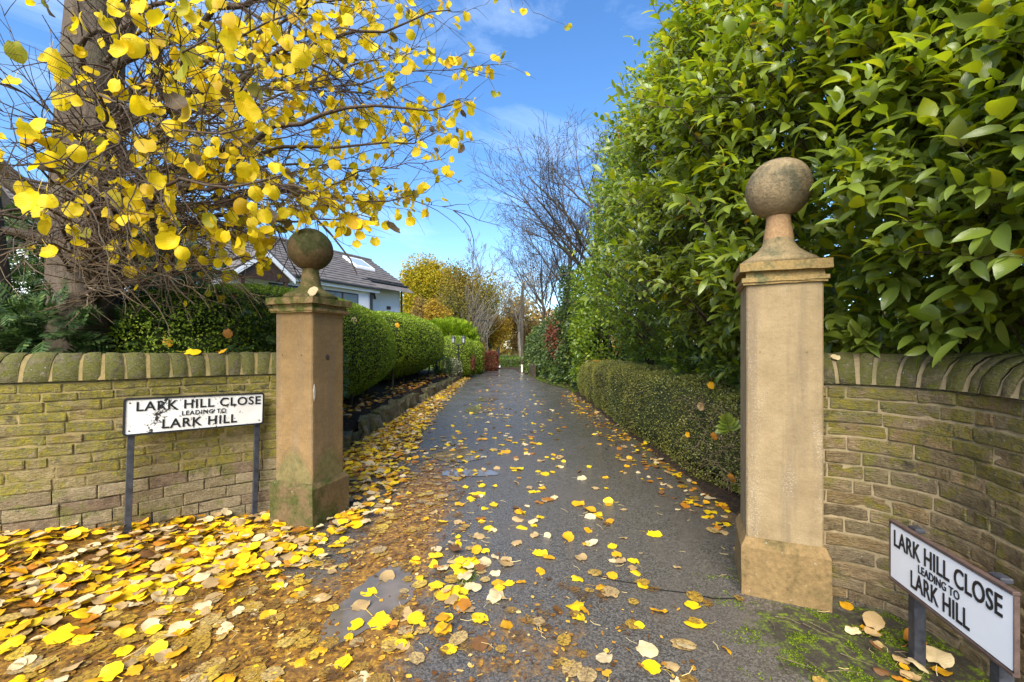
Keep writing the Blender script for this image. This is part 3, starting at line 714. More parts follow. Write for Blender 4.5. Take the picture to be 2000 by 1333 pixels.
# ------------------------------------------------------------------ stone edging along the left of the drive
M_EDGE = mossy('edging_stone', (.22, .18, .125), (.12, .125, .03), .47, sc=8, lichen=.4)
ed = root('stone_edging', (-2.5, 5, 0), 'row of rough mossy rocks edging the bank under the clipped hedge', 'stone edging')
y = 4.55; q = random.Random(11)
while y < 23.4:
    ln = q.uniform(.28, .62); hgt_ = q.uniform(.20, .40)*(1 if y > 7 else .85); dp = q.uniform(.16, .26)
    bm = bmesh.new(); bmesh.ops.create_cube(bm, size=1)
    bmesh.ops.subdivide_edges(bm, edges=bm.edges[:], cuts=2, use_grid_fill=True)
    s0 = q.uniform(0, 99); rz = q.uniform(-.25, .25); tl = q.uniform(-.2, .2)
    for v in bm.verts:
        p = v.co.copy(); nn = mnoise.noise_vector(p*1.6+Vector((s0, 0, 0)))
        p = Vector((p.x*dp, p.y*ln*.97, (p.z+.5)*hgt_-.05))+Vector((nn.x*.07, nn.y*.07, nn.z*.08*(1 if p.z > 0 else .2)))
        p.x += tl*p.z*.5; p.z += abs(p.y)*-.12
        v.co = Vector((p.x*math.cos(rz)-p.y*math.sin(rz), p.x*math.sin(rz)+p.y*math.cos(rz), p.z))
    o = obj('edging_stone', bm_mesh('edging_stone', bm), M_EDGE, ed)
    o.location = (float(road_left(y+ln/2))-.10+.05*q.uniform(-1, 1)+2.5, y+ln/2-5, 0); y += ln*q.uniform(.92, 1.08)

R = np.random.default_rng(102)
# ------------------------------------------------------------------ leaf templates
def tmpl_laurel():
    rows = [(0., .0, 0), (.16, .15, .012), (.42, .215, .03), (.70, .175, .015), (.90, .075, -.03), (1., .0, -.07)]
    V, uv = [], []
    for i, (x, w, z) in enumerate(rows):
        if w == 0: V.append((x, 0, z)); uv.append((x, 0))
        else:
            for s in (-1, 0, 1): V.append((x, s*w, z+abs(s)*w*.38)); uv.append((x, s))
    Fc = [(0, 2, 1), (0, 3, 2)]
    for r_ in range(3):
        a = 1+r_*3; b = a+3
        for k in range(2): Fc += [(a+k, a+k+1, b+k+1), (a+k, b+k+1, b+k)]
    Fc += [(10, 11, 13), (11, 12, 13)]
    return np.array(V, float), np.array(Fc), np.array(uv)
def tmpl_lime(seed, curl, fold, n=20, stem=.45):
    """heart-shaped toothed leaf with a stalk; stalk end at the origin side, tip at x = 1"""
    q = random.Random(seed); V, uv = [(.42, 0, 0)], [(.42, 0)]
    out = []; asym = q.uniform(-.06, .06); ph = q.uniform(0, 6.3)
    for k in range(n):
        a = 2*PI*(k+.5)/n-PI; t_ = abs(a)/PI          # t_ = 1 at the stalk notch, 0 at the tip
        rr = .47+.06*math.sin(2.2*t_*PI)*(1 if t_ < .9 else .4)
        if t_ > .93: rr *= .70
        rr *= 1+.016*(-1)**k*(t_ < .9)+.03*math.sin(3*a+ph)+.03*q.uniform(-1, 1)
        x = .47+rr*math.cos(a)*(1.0 if t_ > .2 else 1.0+.22*(1-t_/.2)); y_ = rr*math.sin(a)*(.93+asym*(1 if a > 0 else -1))
        out.append((x, y_))
    for f in (.58, 1.):
        for x, y_ in out: V.append((.44+(x-.44)*f, y_*f, 0)); uv.append((.44+(x-.44)*f, y_*f*2))
    V = np.array(V); V[:, 2] = fold*np.abs(V[:, 1])*1.2+curl*((V[:, 0]-.40)**2*1.1+.8*V[:, 1]**2)*1.5
    rim = np.arange(len(V)) > n
    V[:, 2] += np.array([.035*q.uniform(-1, 1) for _ in range(len(V))])*np.where(rim, 1., .4)
    V[:, 2] += .09*np.sin(V[:, 0]*7+ph)*V[:, 1]+.10*np.sin(V[:, 1]*6+ph*2)*(V[:, 0]-.4)
    Ft = [(0, 1+k, 1+(k+1) % n) for k in range(n)]
    for k in range(n):
        a, b, c_, d = 1+k, 1+(k+1) % n, 1+n+k, 1+n+(k+1) % n; Ft += [(a, c_, d), (a, d, b)]
    V = list(map(tuple, V))
    if stem:
        k0 = len(V)
        for i, (x, z) in enumerate(((.08, .0), (-stem*.5, .04), (-stem, .02+.08*q.uniform(-1, 1)))):
            w_ = .04*i*q.uniform(-.6, .6); V += [(x, -.011+w_, z), (x, .011+w_, z)]; uv += [(.2, .02)]*2
        for i in range(2):
            a = k0+2*i; Ft += [(a, a+1, a+3), (a, a+3, a+2)]
    return np.array(V, float), np.array(Ft), np.array(uv, float)
LAUR = tmpl_laurel(); LAURB = (LAUR[0]*np.array([.86, 1.32, 1.5])+np.array([0, .0, 0]), LAUR[1], LAUR[2]); LAURC = (LAUR[0]*np.array([1.08, .80, .5])+np.stack([0*LAUR[0][:, 0], .10*LAUR[0][:, 0]**2, -.22*LAUR[0][:, 0]**2], -1), LAUR[1], LAUR[2])
LIME = [tmpl_lime(s, c, f) for s, c, f in ((1, .35, .15), (2, -.3, .25), (3, .5, -.1), (4, -.15, .05), (5, .25, .45), (6, -.55, .1), (7, .1, -.3), (8, .9, .1))]
TILEAF = (np.array([(0, 0, 0), (.5, -.32, .06), (1, 0, 0), (.5, .32, .06)], float), np.array([(0, 1, 2), (0, 2, 3)]))
def tmpl_spray():
    V, Fc = [], []
    def leaf(b, d, L_, w):
        d = unit(np.array(d)); s = np.array([-d[1], d[0], 0])*w; k = len(V)
        V.extend([b-s*.4, b+s*.4, b+d*L_*.6+s, b+d*L_, b+d*L_*.6-s]); Fc.extend([(k, k+1, k+2), (k, k+2, k+4), (k+2, k+3, k+4)])
    for i, (x, L_) in enumerate(((.08, .42), (.28, .46), (.48, .40), (.66, .30))):
        for s in (-1, 1): leaf(np.array([x, 0, -.10*x*x]), (.75, s*.7, -.12), L_, .05)
    leaf(np.array([.0, 0, 0]), (1, 0, -.12), 1.0, .05)
    return np.array(V), np.array(Fc)
SPRAY = tmpl_spray()

R = np.random.default_rng(103)
# ------------------------------------------------------------------ clipped hedges
def superbox(N, half, p, bottom=True):
    a, b, c = half
    ar = np.array([b*c, b*c, a*c, a*c, a*b, a*b if bottom else 0.]); f = R.choice(6, N, p=ar/ar.sum())
    U = R.uniform(-1, 1, (N, 3)); ax = f//2; sg = np.where(f % 2 == 0, 1., -1.)
    U[np.arange(N), ax] = sg
    k = (np.abs(U)**p).sum(1)**(1/p); Q = U/k[:, None]
    nr = np.sign(Q)*np.abs(Q)**(p-1)/np.array(half); return Q*np.array(half), unit(nr)
def superhedge(name, label, center, half, p, N, size, m, core, group=None, cat='hedge', shape=None, lump=.05, tmpl=TILEAF, groove=0., fname='foliage', out=.55, coref=.93):
    r = root(name, (center[0], center[1], center[2]-half[2]), label, cat, group)
    c = np.array(center); Q, nr = superbox(N, half, p)
    if shape is not None: Q = shape(Q)
    Q = Q+c; d = np.array([mnoise.noise(Vector(q_*1.1)) for q_ in Q])*lump
    if groove:
        g = np.sin((Q[:, 1]+.28*Q[:, 2])*5.2+2.2*np.array([mnoise.noise(Vector(q_*.6)) for q_ in Q]))
        d = d-groove*np.clip(g-.55, 0, 1)
    Q = Q+nr*(d+R.uniform(-.035, .012, N))[:, None]
    l = unit(nr*out+randdir(N)*.8+np.array([0, 0, .15])); nn = unit(nr+randdir(N)*.7)
    V, Fc = cloud(tmpl[0], tmpl[1], Q, frames(l, nn), size*R.uniform(.6, 1.35, N))
    o = part(fname, V, Fc, m, r); o['kind'] = 'stuff'
    # dense twiggy inside
    bm = bmesh.new(); bmesh.ops.create_cube(bm, size=2); bmesh.ops.subdivide_edges(bm, edges=bm.edges[:], cuts=9, use_grid_fill=True)
    for v in bm.verts:
        k = sum(abs(x)**p for x in v.co)**(1/p); q_ = np.array(v.co)/k*np.array(half)*coref
        if shape is not None: q_ = shape(q_[None])[0]
        nz_ = mnoise.noise(Vector(q_+c)*1.1)*lump; q_ = q_+unit(q_)*nz_
        v.co = Vector(q_+np.array([0, 0, half[2]]))
    obj('twiggy_core', bm_mesh('twiggy_core', bm, True), core, r)
    return r
M_CORE = plain('hedge_core', (.035, .045, .014), .95, .1, .4, 30, .5)
M_COREB = plain('box_core', (.045, .05, .022), .95, .1, .4, 30, .5)
GH = 'clipped conifer hedges along the left of the drive'
def under(half, cut=.35):
    def f(Q):
        Q = Q.copy(); w = sstep(-.1, -1, Q[:, 2]/half[2]); Q[:, 0] -= np.where(Q[:, 0] > -half[0]*.5, w*cut*half[0], 0); return Q
    return f
h1 = (1.36, 3.35, 1.08); superhedge('clipped_hedge', 'tall clipped conifer hedge just behind the mossy ball pier, nearest to the gate', (-4.0, 8.15, 1.40), h1, 2.9, 105000, .034, M_HEDGE, M_CORE, GH, shape=under(h1, .25), groove=.06, lump=.03, out=.30)
h2 = (1.52, 4.2, 1.08); superhedge('clipped_hedge', 'long round-topped clipped hedge in the middle, between the tall one and the lantern post', (-4.17, 15.2, 1.56), h2, 2.8, 62000, .05, M_HEDGE, M_CORE, GH, shape=under(h2, .25), groove=.07, lump=.03, out=.30)
superhedge('clipped_hedge', 'rounded clipped hedge with browned lower side behind the lantern post', (-2.95, 22.6, 1.02), (.98, 1.4, 1.08), 3.0, 20000, .055, M_HEDGE, M_CORE, GH, lump=.03, out=.3)
superhedge('clipped_hedge', 'narrow domed clipped hedge next to the red beech, smallest of the row', (-2.12, 25.4, .92), (.46, .9, .93), 3.2, 7000, .07, M_HEDGE, M_CORE, GH)
superhedge('beech_hedge', 'small copper red beech hedge at the far bend of the drive', (-1.36, 28.8, .60), (.42, .6, .64), 4.0, 5000, .085, M_RUSSET, M_CORE)
for x0, x1, lab in ((-.95, -.28, 'low green hedge left of the far dark gate'), (-.05, .74, 'low green hedge right of the far dark gate')):
    superhedge('low_hedge', lab, ((x0+x1)/2, 33, .22), ((x1-x0)/2, .4, .42), 6, 3500, .07, M_IVY, M_CORE, 'low hedges at the end of the drive')
# browned patches on the third and fourth hedge
for cx, cy, cz, sx, sz, n in ((-2.0, 22.0, .75, .35, .28, 500), (-1.72, 25.2, .75, .2, .5, 500)):
    Q = np.array([cx, cy, cz])+R.normal(size=(n, 3))*np.array([.05, sx, sz*.6]); l = unit(randdir(n)+np.array([.8, -.4, .1]))
    V, Fc = cloud(*TILEAF, Q, frames(l, randdir(n)), R.uniform(.04, .09, n))
    hp = [o for o in COL.objects if o.name.startswith('clipped_hedge') and o.type == 'EMPTY'][2 if cy < 24 else 3]
    part('browned_patch', V, Fc, M_RUSSET, hp)['kind'] = 'stuff'
# hedge stems under the overhang of the two long hedges
for hp, y0, y1 in ((0, 5.3, 11), (1, 11.6, 19)):
    he = [o for o in COL.objects if o.name.startswith('clipped_hedge') and o.type == 'EMPTY'][hp]; polys = []
    for k in range(16):
        y = R.uniform(y0, y1); x = R.uniform(-3.9, -3.2); polys.append((np.array([(x, y, .25), (x+.05, y, .6), (x-.1+R.uniform(-.1, .2), y+R.uniform(-.3, .3), 1.2)]), np.array([.045, .035, .025])))
    part('stems', *tubes(polys, 5), M_DKBARK, he, True)['kind'] = 'stuff'
# box hedge on the right
def boxshape(Q):
    return Q
bx = superhedge('box_hedge', 'clipped small-leaved box hedge with a sunlit top along the right of the drive', (2.72, 8.75, .53), (.68, 5.45, .58), 5.5, 115000, .021, M_BOX, M_COREB, lump=.14, out=.8, coref=.88)
n = 30000; Q, nr = superbox(n, (.68, 5.45, .58), 5.5); c_ = np.array([2.72, 8.75, .53]); k_ = (nr[:, 0] < .6); Q, nr = Q[k_]+c_, nr[k_]  # extra leaves whose colour paints sunlight on the hedge's top and upper face
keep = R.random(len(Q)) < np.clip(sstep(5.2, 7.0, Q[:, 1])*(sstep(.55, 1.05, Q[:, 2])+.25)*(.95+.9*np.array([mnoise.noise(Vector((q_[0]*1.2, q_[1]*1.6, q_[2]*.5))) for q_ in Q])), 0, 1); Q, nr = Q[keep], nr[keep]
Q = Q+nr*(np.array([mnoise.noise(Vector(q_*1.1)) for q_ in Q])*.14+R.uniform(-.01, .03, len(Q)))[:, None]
V, Fc = cloud(*TILEAF, Q, frames(unit(nr*.8+randdir(len(Q))*.8), unit(nr+randdir(len(Q))*.7)), .022*R.uniform(.6, 1.3, len(Q))); part('sunlit_leaves', V, Fc, M_BOXT, bx)['kind'] = 'stuff'
polys = []
for k in range(150):     # bare twigs where the near end of the hedge has opened up
    y = R.uniform(3.4, 5.2); z = R.uniform(.15, .95); b = np.array([2.10+.03*R.normal(), y, z]); d = unit(np.array([-.5, R.normal()*.8, R.normal()*.7]))
    L_ = R.uniform(.08, .28); polys.append((np.array([b-d*.05, b+d*L_*.5+R.normal(size=3)*.015, b+d*L_*.8+R.normal(size=3)*.03]), np.array([.0035, .003, .0018])))
part('twigs', *tubes(polys, 4), M_TWIGR, bx)['kind'] = 'stuff'

R = np.random.default_rng(104)
# ------------------------------------------------------------------ cherry laurels on the right
Yk = [1.2, 2.0, 2.6, 3.4, 5.0, 8.0, 11., 12.5]
def lx(Y, Z):
    x = np.interp(Y, Yk, [2.60, 2.36, 2.04, 1.92, 1.86, 2.10, 2.32, 2.9])
    x = x + .95*sstep(2.35, 1.25, Z)*sstep(3.0, 3.8, Y) + .10*sstep(2.1, 1.5, Z)*sstep(3.0, 2.5, Y)
    x = x + .42*np.exp(-((Y-2.75)/.42)**2)*sstep(2.95, 2.65, Z)*sstep(1.2, 1.5, Z)
    x = x - .42*np.exp(-((Y-2.12)/.24)**2-((Z-1.82)/.20)**2) - .25*np.exp(-((Y-1.9)/.2)**2-((Z-2.3)/.2)**2)
    x = x - .62*np.exp(-((Y-2.36)/.16)**2-((Z-2.52)/.26)**2)
    return x + .24*np.sin(Y*2.3+Z*1.7)*np.sin(Z*2.6-Y*1.1)+.16*np.sin(Y*4.7-Z*3.1)*np.sin(Z*4.3+Y*1.9)
def ltop(Y): return np.interp(Y, Yk, [3.6, 4.0, 4.4, 5.0, 5.9, 6.5, 7.0, 5.2])
def lbot(Y): return np.interp(Y, Yk, [1.52, 1.52, 1.50, 1.02, 1.05, 1.05, 1.1, 2.2])
def laurel(label, y0, y1, nshoot, size, nl, nparts, seed, m, stems, group):
    r = root('laurel_bush', (3.4, (y0+y1)/2, 0), label, 'laurel', group)
    n = nshoot; Y = R.uniform(y0, y1, n); u = R.uniform(0, 1, n); zb, zt = lbot(Y), ltop(Y); Z = zb+(zt-zb)*u
    dep = R.choice([0., .22, .55, 1.1, 1.9], n, p=[.46, .22, .14, .10, .08])*R.uniform(.6, 1.3, n)
    crown = (R.random(n) < .16); Z = np.where(crown, zt-R.uniform(0, .3, n), Z)
    X = lx(Y, Z)+dep+np.where(crown, R.uniform(0, 2.2, n), 0)
    # the upper edge rounds back
    X = X+1.0*sstep(.62, 1.0, (Z-zb)/(zt-zb))**2*(~crown)+.35*crown
    # nothing grows through the pier
    near = (np.abs(X-PRC[0]) < .62) & (np.abs(Y-PRC[1]) < .50) & (Z < 2.75); kk = ~near | ((Y < 2.56) & (Z > 2.25) & (X > 1.60)); X, Y, Z, dep, crown = X[kk], Y[kk], Z[kk], dep[kk], crown[kk]; n = len(X)
    # stray shoots stand proud of the mass
    st_ = (R.random(n) < .14) & (dep < .3) & (Z > 1.9) & (Y > 3.1); X = X-np.where(st_, R.exponential(.16, n), 0); Z = Z+np.where(crown, R.exponential(.16, n), 0)
    base = np.stack([X, Y, Z], -1)
    sd_ = unit(np.stack([np.full(n, -.85), -.40+R.normal(size=n)*.35, .42+R.normal(size=n)*.4], -1)+R.normal(size=(n, 3))*.35)
    sd_ = np.where(crown[:, None], unit(sd_+np.array([.3, .1, 1.0])), sd_)
    pos_, ll, nn, sz, dp = [], [], [], [], []
    for j in range(nl):
        f = j/nl; a = j*2.4+R.uniform(0, 1, n); ref = unit(np.cross(sd_, np.array([.2, .3, 1.]))); bi = np.cross(sd_, ref)
        rad = ref*np.cos(a)[:, None]+bi*np.sin(a)[:, None]
        Ls = size*3.1; pos_.append(base+sd_*(f*Ls)[..., None] if False else base+sd_*(f*Ls))
        l = unit(sd_*(.35+.75*f)+rad*(1.0-.45*f)+np.array([0, 0, -.04])+R.normal(size=(n, 3))*.14)
        ll.append(l); nn.append(unit(sd_*.75+np.array([0, -.1, .75])-l*.2+R.normal(size=(n, 3))*.22)); sz.append(size*R.uniform(.55, 1.25, n)*(1-.25*f*(R.random(n) < .5))*np.interp(Y, [3.2, 5.5], [1., .82])); dp.append(dep)
    pos_, ll, nn, sz, dp = map(np.concatenate, (pos_, ll, nn, sz, dp))
    tip = pos_+ll*sz[:, None]*.8; bp_ = lambda q: (np.hypot(q[:, 0]-PRC[0], q[:, 1]-PRC[1]) < .30) & (q[:, 2] < 2.74)
    lf = 1000+F*tip[:, 0]/tip[:, 1] < 1555; bad = bp_(pos_) | bp_(tip) | (lf & (tip[:, 1] < 2.95) & (tip[:, 2] < 2.75)) | ((tip[:, 1] < 2.70) & (1000+F*tip[:, 0]/tip[:, 1] < 1650) & (tip[:, 2] < 2.16))
    g_ = ~bad; pos_, ll, nn, sz, dp = pos_[g_], ll[g_], nn[g_], sz[g_], dp[g_]; Rm = frames(ll, nn)
    # the largest leaves in view become leaves of their own
    app = sz/np.maximum(pos_[:, 1], .5)*(dp < .3); px = 1000+F*pos_[:, 0]/pos_[:, 1]; py = HY-F*(pos_[:, 2]-CAMZ)/pos_[:, 1]
    app = np.where((px > 0) & (px < 2010) & (py > -20) & (py < 1333), app, 0)
    ok = np.ones(len(pos_), bool)
    vt = R.integers(0, 3, len(pos_)); TT = (LAUR, LAURB, LAURC)
    if nparts:
        idx = np.argsort(-app)[:nparts]; ok[idx] = False; lms_ = []
        for T_ in TT: lm = mesh('leaf', *T_[:2], True, T_[2]); lm.materials.append(m); lms_.append(lm)
        for i in idx: place(obj('leaf', lms_[vt[i]], None, r), pos_[i], Rm[i], sz[i], r)
    VV, FF, UV, oo = [], [], [], 0
    for k_, T_ in enumerate(TT):
        sel = ok & (vt == k_); V, Fc = cloud(T_[0], T_[1], pos_[sel], Rm[sel], sz[sel]); VV.append(V); FF.append(Fc+oo); oo += len(V); UV.append(np.tile(T_[2], (sel.sum(), 1)))
    o = part('foliage', np.concatenate(VV), np.concatenate(FF), m, r, True, np.concatenate(UV)); o['kind'] = 'stuff'
    polys = []
    for k in range(n):
        if dep[k] < .5 and R.random() < .6 and not (abs(base[k][0]+.0-PRC[0]) < .75 and abs(base[k][1]-PRC[1]) < .62 and base[k][2] < 2.85):
            b = base[k]; s = sd_[k]; inn = b+np.array([.45, .15, -.35])*R.uniform(.6, 1.2)
            polys.append((np.array([inn, b*.6+inn*.4+np.array([0, 0, .03]), b, b+s*size*2.6]), np.array([.007, .006, .0045, .0025])))
    part('shoots', *tubes(polys, 4), M_TWIG, r)['kind'] = 'stuff'
    for k, (sx, sy, lx_, ly_, h_, r0) in enumerate(stems):
        pts = np.array([(sx+(lx_)*q+.08*math.sin(q*7+k), sy+ly_*q+.06*math.sin(q*5+2*k), -.1+h_*q) for q in np.linspace(0, 1, 9)])
        part('trunk', *tubes([(pts, np.linspace(r0, r0*.4, 9))], 8), M_DKBARK, r, True)
    return r
GL = 'laurels and evergreen bushes beyond the right wall'
laurel('glossy large-leaved laurel towering over the right pier and wall', 1.3, 6.2, 5200, .135, 9, 300, 1, M_LAUR,
       [(2.85, 2.62, -.1, .1, 3.2, .075), (3.1, 2.9, .3, .2, 4.0, .09), (2.6, 4.4, -.3, -.2, 4.5, .07), (3.2, 5.2, -.2, .3, 5.5, .10), (2.9, 2.2, .4, -.3, 3., .06)], GL)
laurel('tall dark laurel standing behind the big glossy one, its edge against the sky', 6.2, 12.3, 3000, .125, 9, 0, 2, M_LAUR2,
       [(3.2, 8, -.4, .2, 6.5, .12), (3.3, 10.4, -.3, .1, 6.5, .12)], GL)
# dense leafy depth further in, so that little light shows through
def bush(name, label, c, half, p, n, size, m, cat, group=None, stem=True, depth=.5, tm=TILEAF, drop=0., seed=0, lump=.25, fname='foliage', wood=M_DKBARK):
    r = root(name, (c[0], c[1], max(0, c[2]-half[2])), label, cat, group)
    Q, nr = superbox(n, half, p); k = 1-depth*R.random(n)**1.6
    Q = Q*k[:, None]+np.array(c); d = np.array([mnoise.noise(Vector(q_*.9)+Vector((seed, 0, 0))) for q_ in Q])*lump*2; Q = Q+nr*d[:, None]
    l = unit(nr*.7+randdir(n)*.8+np.array([0, 0, .15-drop])); nn = unit(nr*.6+np.array([0, 0, .5])+randdir(n)*.5)
    V, Fc = cloud(tm[0], tm[1], Q, frames(l, nn), size*R.uniform(.6, 1.3, n))
    o = part(fname, V, Fc, m, r); o['kind'] = 'stuff'
    if stem:
        polys = []
        for k in range(9):
            b = np.array([c[0]+R.normal()*.12*half[0], c[1]+R.normal()*.12*half[1], -.1]); e = np.array(c)+R.uniform(-.75, .75, 3)*np.array(half)
            polys.append((np.array([b, b*.6+e*.4+np.array([0, 0, .2*half[2]]), e]), np.array([.05, .03, .01])*max(.6, half[2]*.7)))
        part('stems', *tubes(polys, 5), wood, r, True)['kind'] = 'stuff'
    return r
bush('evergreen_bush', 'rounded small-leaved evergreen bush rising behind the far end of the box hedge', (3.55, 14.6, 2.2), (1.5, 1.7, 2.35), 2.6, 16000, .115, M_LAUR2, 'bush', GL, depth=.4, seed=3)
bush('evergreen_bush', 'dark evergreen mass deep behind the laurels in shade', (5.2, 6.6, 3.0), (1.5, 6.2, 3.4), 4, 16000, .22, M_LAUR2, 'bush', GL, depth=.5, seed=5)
# young laurel sprig through the box hedge by the right pier
sp = root('laurel_sprig', (1.70, 3.40, .84), 'bright laurel sprig poking out of the box hedge beside the buff pier', 'sprig')
lm = mesh('leaf', *LAUR[:2], True, LAUR[2]); lm.materials.append(M_LAUR)
ax = unit(np.array([-.35, -.42, .55])); b0 = np.array([1.70, 3.40, .85])
for j in range(11):
    f = j/10; s = -1 if j % 2 else 1; sidev = unit(np.cross(ax, np.array([.42, .9, -.2])))*s
    l = unit(ax*(.30+.9*f)+sidev*(1-.6*f)+R.normal(size=3)*.08); i_ = b0+ax*(.15*f)
    place(obj('leaf', lm, None, sp), i_, frames(l, np.array([-.3, -.9, .35])), .112*(1-.25*f), sp)
part('stem', *tubes([(np.array([b0+np.array([.34, .12, -.10]), b0-ax*.05, b0, b0+ax*.14]), np.array([.005, .004, .0035, .002]))], 5), M_TWIGR, sp)

R = np.random.default_rng(105)
# ------------------------------------------------------------------ ivy bank along the right verge, further on
iv = root('ivy_hedge', (2., 19, 0), 'overgrown ivy and shrub bank along the far right verge', 'ivy')
n = 30000; Y = 15.0+R.random(n)**1.25*13.5; xe = np.interp(Y, [15, 15.3, 19, 24, 26.5, 30], [2.35, 2.35, 1.62, 1.2, .85, .55])
ht = np.interp(Y, [15, 16, 17.5, 19, 21, 24, 27, 29], [2.6, 3.6, 4.2, 3.1, 2.7, 2.8, 2.2, 1.2])*(1+.15*np.sin(Y*3))
Z = R.random(n)*ht; lob = .16*np.sin(Y*2.7+Z*2)+.12*np.sin(Z*5-Y*1.9)
X = xe+.35*(Z/ht)**2+lob+R.random(n)**2*.9
Q = np.stack([X, Y, Z], -1); l = unit(np.array([-.6, -.3, -.25])+R.normal(size=(n, 3))*.5); nn = unit(np.array([-.8, -.4, .5])+R.normal(size=(n, 3))*.35)
V, Fc = cloud(*TILEAF, Q, frames(l, nn), R.uniform(.06, .15, n)); part('foliage', V, Fc, M_IVY, iv)['kind'] = 'stuff'
V = []
for k, yv in enumerate(np.linspace(15, 29, 30)):
    xe_ = np.interp(yv, [15, 15.3, 19, 24, 26.5, 30], [2.35, 2.35, 1.62, 1.2, .85, .55])+.5
    ht_ = np.interp(yv, [15, 16, 17.5, 19, 21, 24, 27, 29], [2.3, 3.2, 3.6, 2.8, 2.4, 2.5, 1.9, 1.0])
    V += [(xe_, yv, -.05), (xe_+.1, yv, ht_*.6), (xe_+.5, yv, ht_), (xe_+2.2, yv, ht_*.8)]
part('twiggy_core', V, gridf(30, 4), M_CORE, iv, True)
n = 420; Q = np.array([1.75, 17.6, 2.0])+R.normal(size=(n, 3))*np.array([.08, .45, .38]); Q[:, 0] = np.interp(Q[:, 1], [15, 19], [2.2, 1.5])-.12+R.normal(size=n)*.08
V, Fc = cloud(*TILEAF, Q, frames(unit(np.array([-.5, -.4, -.4])+R.normal(size=(n, 3))*.5), randdir(n)), R.uniform(.07, .13, n)); part('russet_patch', V, Fc, M_RUSSET, iv)['kind'] = 'stuff'

R = np.random.default_rng(106)
# ------------------------------------------------------------------ trees
def bez(a, b, c, n=14):
    t_ = np.linspace(0, 1, n)[:, None]; return (1-t_)**2*a+2*t_*(1-t_)*b+t_*t_*c
def branch(p, d, Ln, r0, wob, up, n=7):
    pts = [p]; d = unit(d); st = Ln/(n-1)
    for k in range(n-1):
        d = unit(d+R.normal(size=3)*wob+np.array([0, 0, up])); pts.append(pts[-1]+d*st)
    return np.array(pts), np.linspace(r0, r0*.35, n)
def recurse(p, d, Ln, r0, lev, mx, out, nch, spread, ratio, wob=.12, up=.05, tips=None):
    pts, rad = branch(p, d, Ln, r0, wob, up, 8 if lev < 2 else 5); out[lev].append((pts, rad))
    if lev == mx:
        if tips is not None: tips.append(pts[-1])
        return
    m = nch[lev]; dirs = np.gradient(pts, axis=0)
    for k in range(m):
        f = R.uniform(.28 if lev == 0 else .18, 1.0)**.8; i = f*(len(pts)-1); j = int(min(i, len(pts)-2)); q_ = pts[j]+(pts[j+1]-pts[j])*(i-j)
        t_ = unit(dirs[j]); pr_ = unit(np.cross(t_, R.normal(size=3))); s = spread*R.uniform(.6, 1.3)
        recurse(q_, t_*math.cos(s)+pr_*math.sin(s), Ln*ratio*R.uniform(.7, 1.2)*(1.1-.35*f), max(r0*(1-.55*f)*.52, .004), lev+1, mx, out, nch, spread, ratio, wob, up, tips)
def bare_tree(label, base, Ln, r0, nch, spread, ratio, m, lean=(0, 0, 1), up=.06, group='bare trees beyond the ivy', leaves=None, name='bare_tree', minr=.0045):
    r = root(name, base, label, 'tree', group); out = {k: [] for k in range(6)}; tips = []
    mx = len(nch); recurse(np.array(base, float), np.array(lean, float), Ln, r0, 0, mx, out, nch, spread, ratio, .10, up, tips)
    part('trunk', *tubes([(p, x) for p, x in out[0]], 8), m, r, True)
    part('limbs', *tubes(out[1], 5), m, r, True)['kind'] = 'stuff'
    tw = [(p, np.maximum(x, minr)) for k in range(2, mx+1) for p, x in out[k]]
    part('twigs', *tubes(tw, 3), m, r)['kind'] = 'stuff'
    if leaves:
        mat_, cnt, sz = leaves; T = np.array(tips); i = R.integers(0, len(T), cnt); Q = T[i]+R.normal(size=(cnt, 3))*.35
        V, Fc = cloud(*TILEAF, Q, frames(randdir(cnt), randdir(cnt)), sz*R.uniform(.6, 1.3, cnt)); part('crown', V, Fc, mat_, r)['kind'] = 'stuff'
    return r, tips
GB = 'bare trees beyond the ivy'
R = np.random.default_rng(41)
bare_tree('bare tree leaning over the drive from behind the evergreen bush, thick dark limbs', (3.9, 16.2, 0), 6.7, .19, (12, 9, 7, 4), .76, .58, M_DKTWIG, (-.14, 0, 1), .05, GB)
bare_tree('slender bare tree with upright twigs behind the leaning one', (2.9, 21.5, 0), 6.9, .13, (11, 9, 7, 4), .64, .54, M_DKTWIG, (-.08, .05, 1), .08, GB)
bare_tree('thin ivy-footed bare tree nearest the telegraph pole', (1.7, 24.5, 0), 6.0, .11, (11, 8, 6, 4), .66, .58, M_DKTWIG, (.02, 0, 1), .07, GB)
bare_tree('bare brown tree far behind the pole at the bend', (.9, 44, 0), 6.5, .2, (10, 7, 5, 3), .7, .6, M_GREYB, (0, 0, 1), .05, GB, (M_BROWNW, 900, .2), minr=.010)
bare_tree('bare brown tree at the bend, right of the far lamp', (-1.5, 48, 0), 5.5, .2, (10, 7, 5, 3), .7, .6, M_GREYB, (0, 0, 1), .05, GB, (M_ORANGE, 1100, .22), minr=.010)
bare_tree('pale grey bare tree crowning above the olive tree', (-4.2, 44, 0), 8.2, .24, (12, 8, 6, 3), .55, .52, M_GREYB, (0, 0, 1), .09, GB, minr=.010)
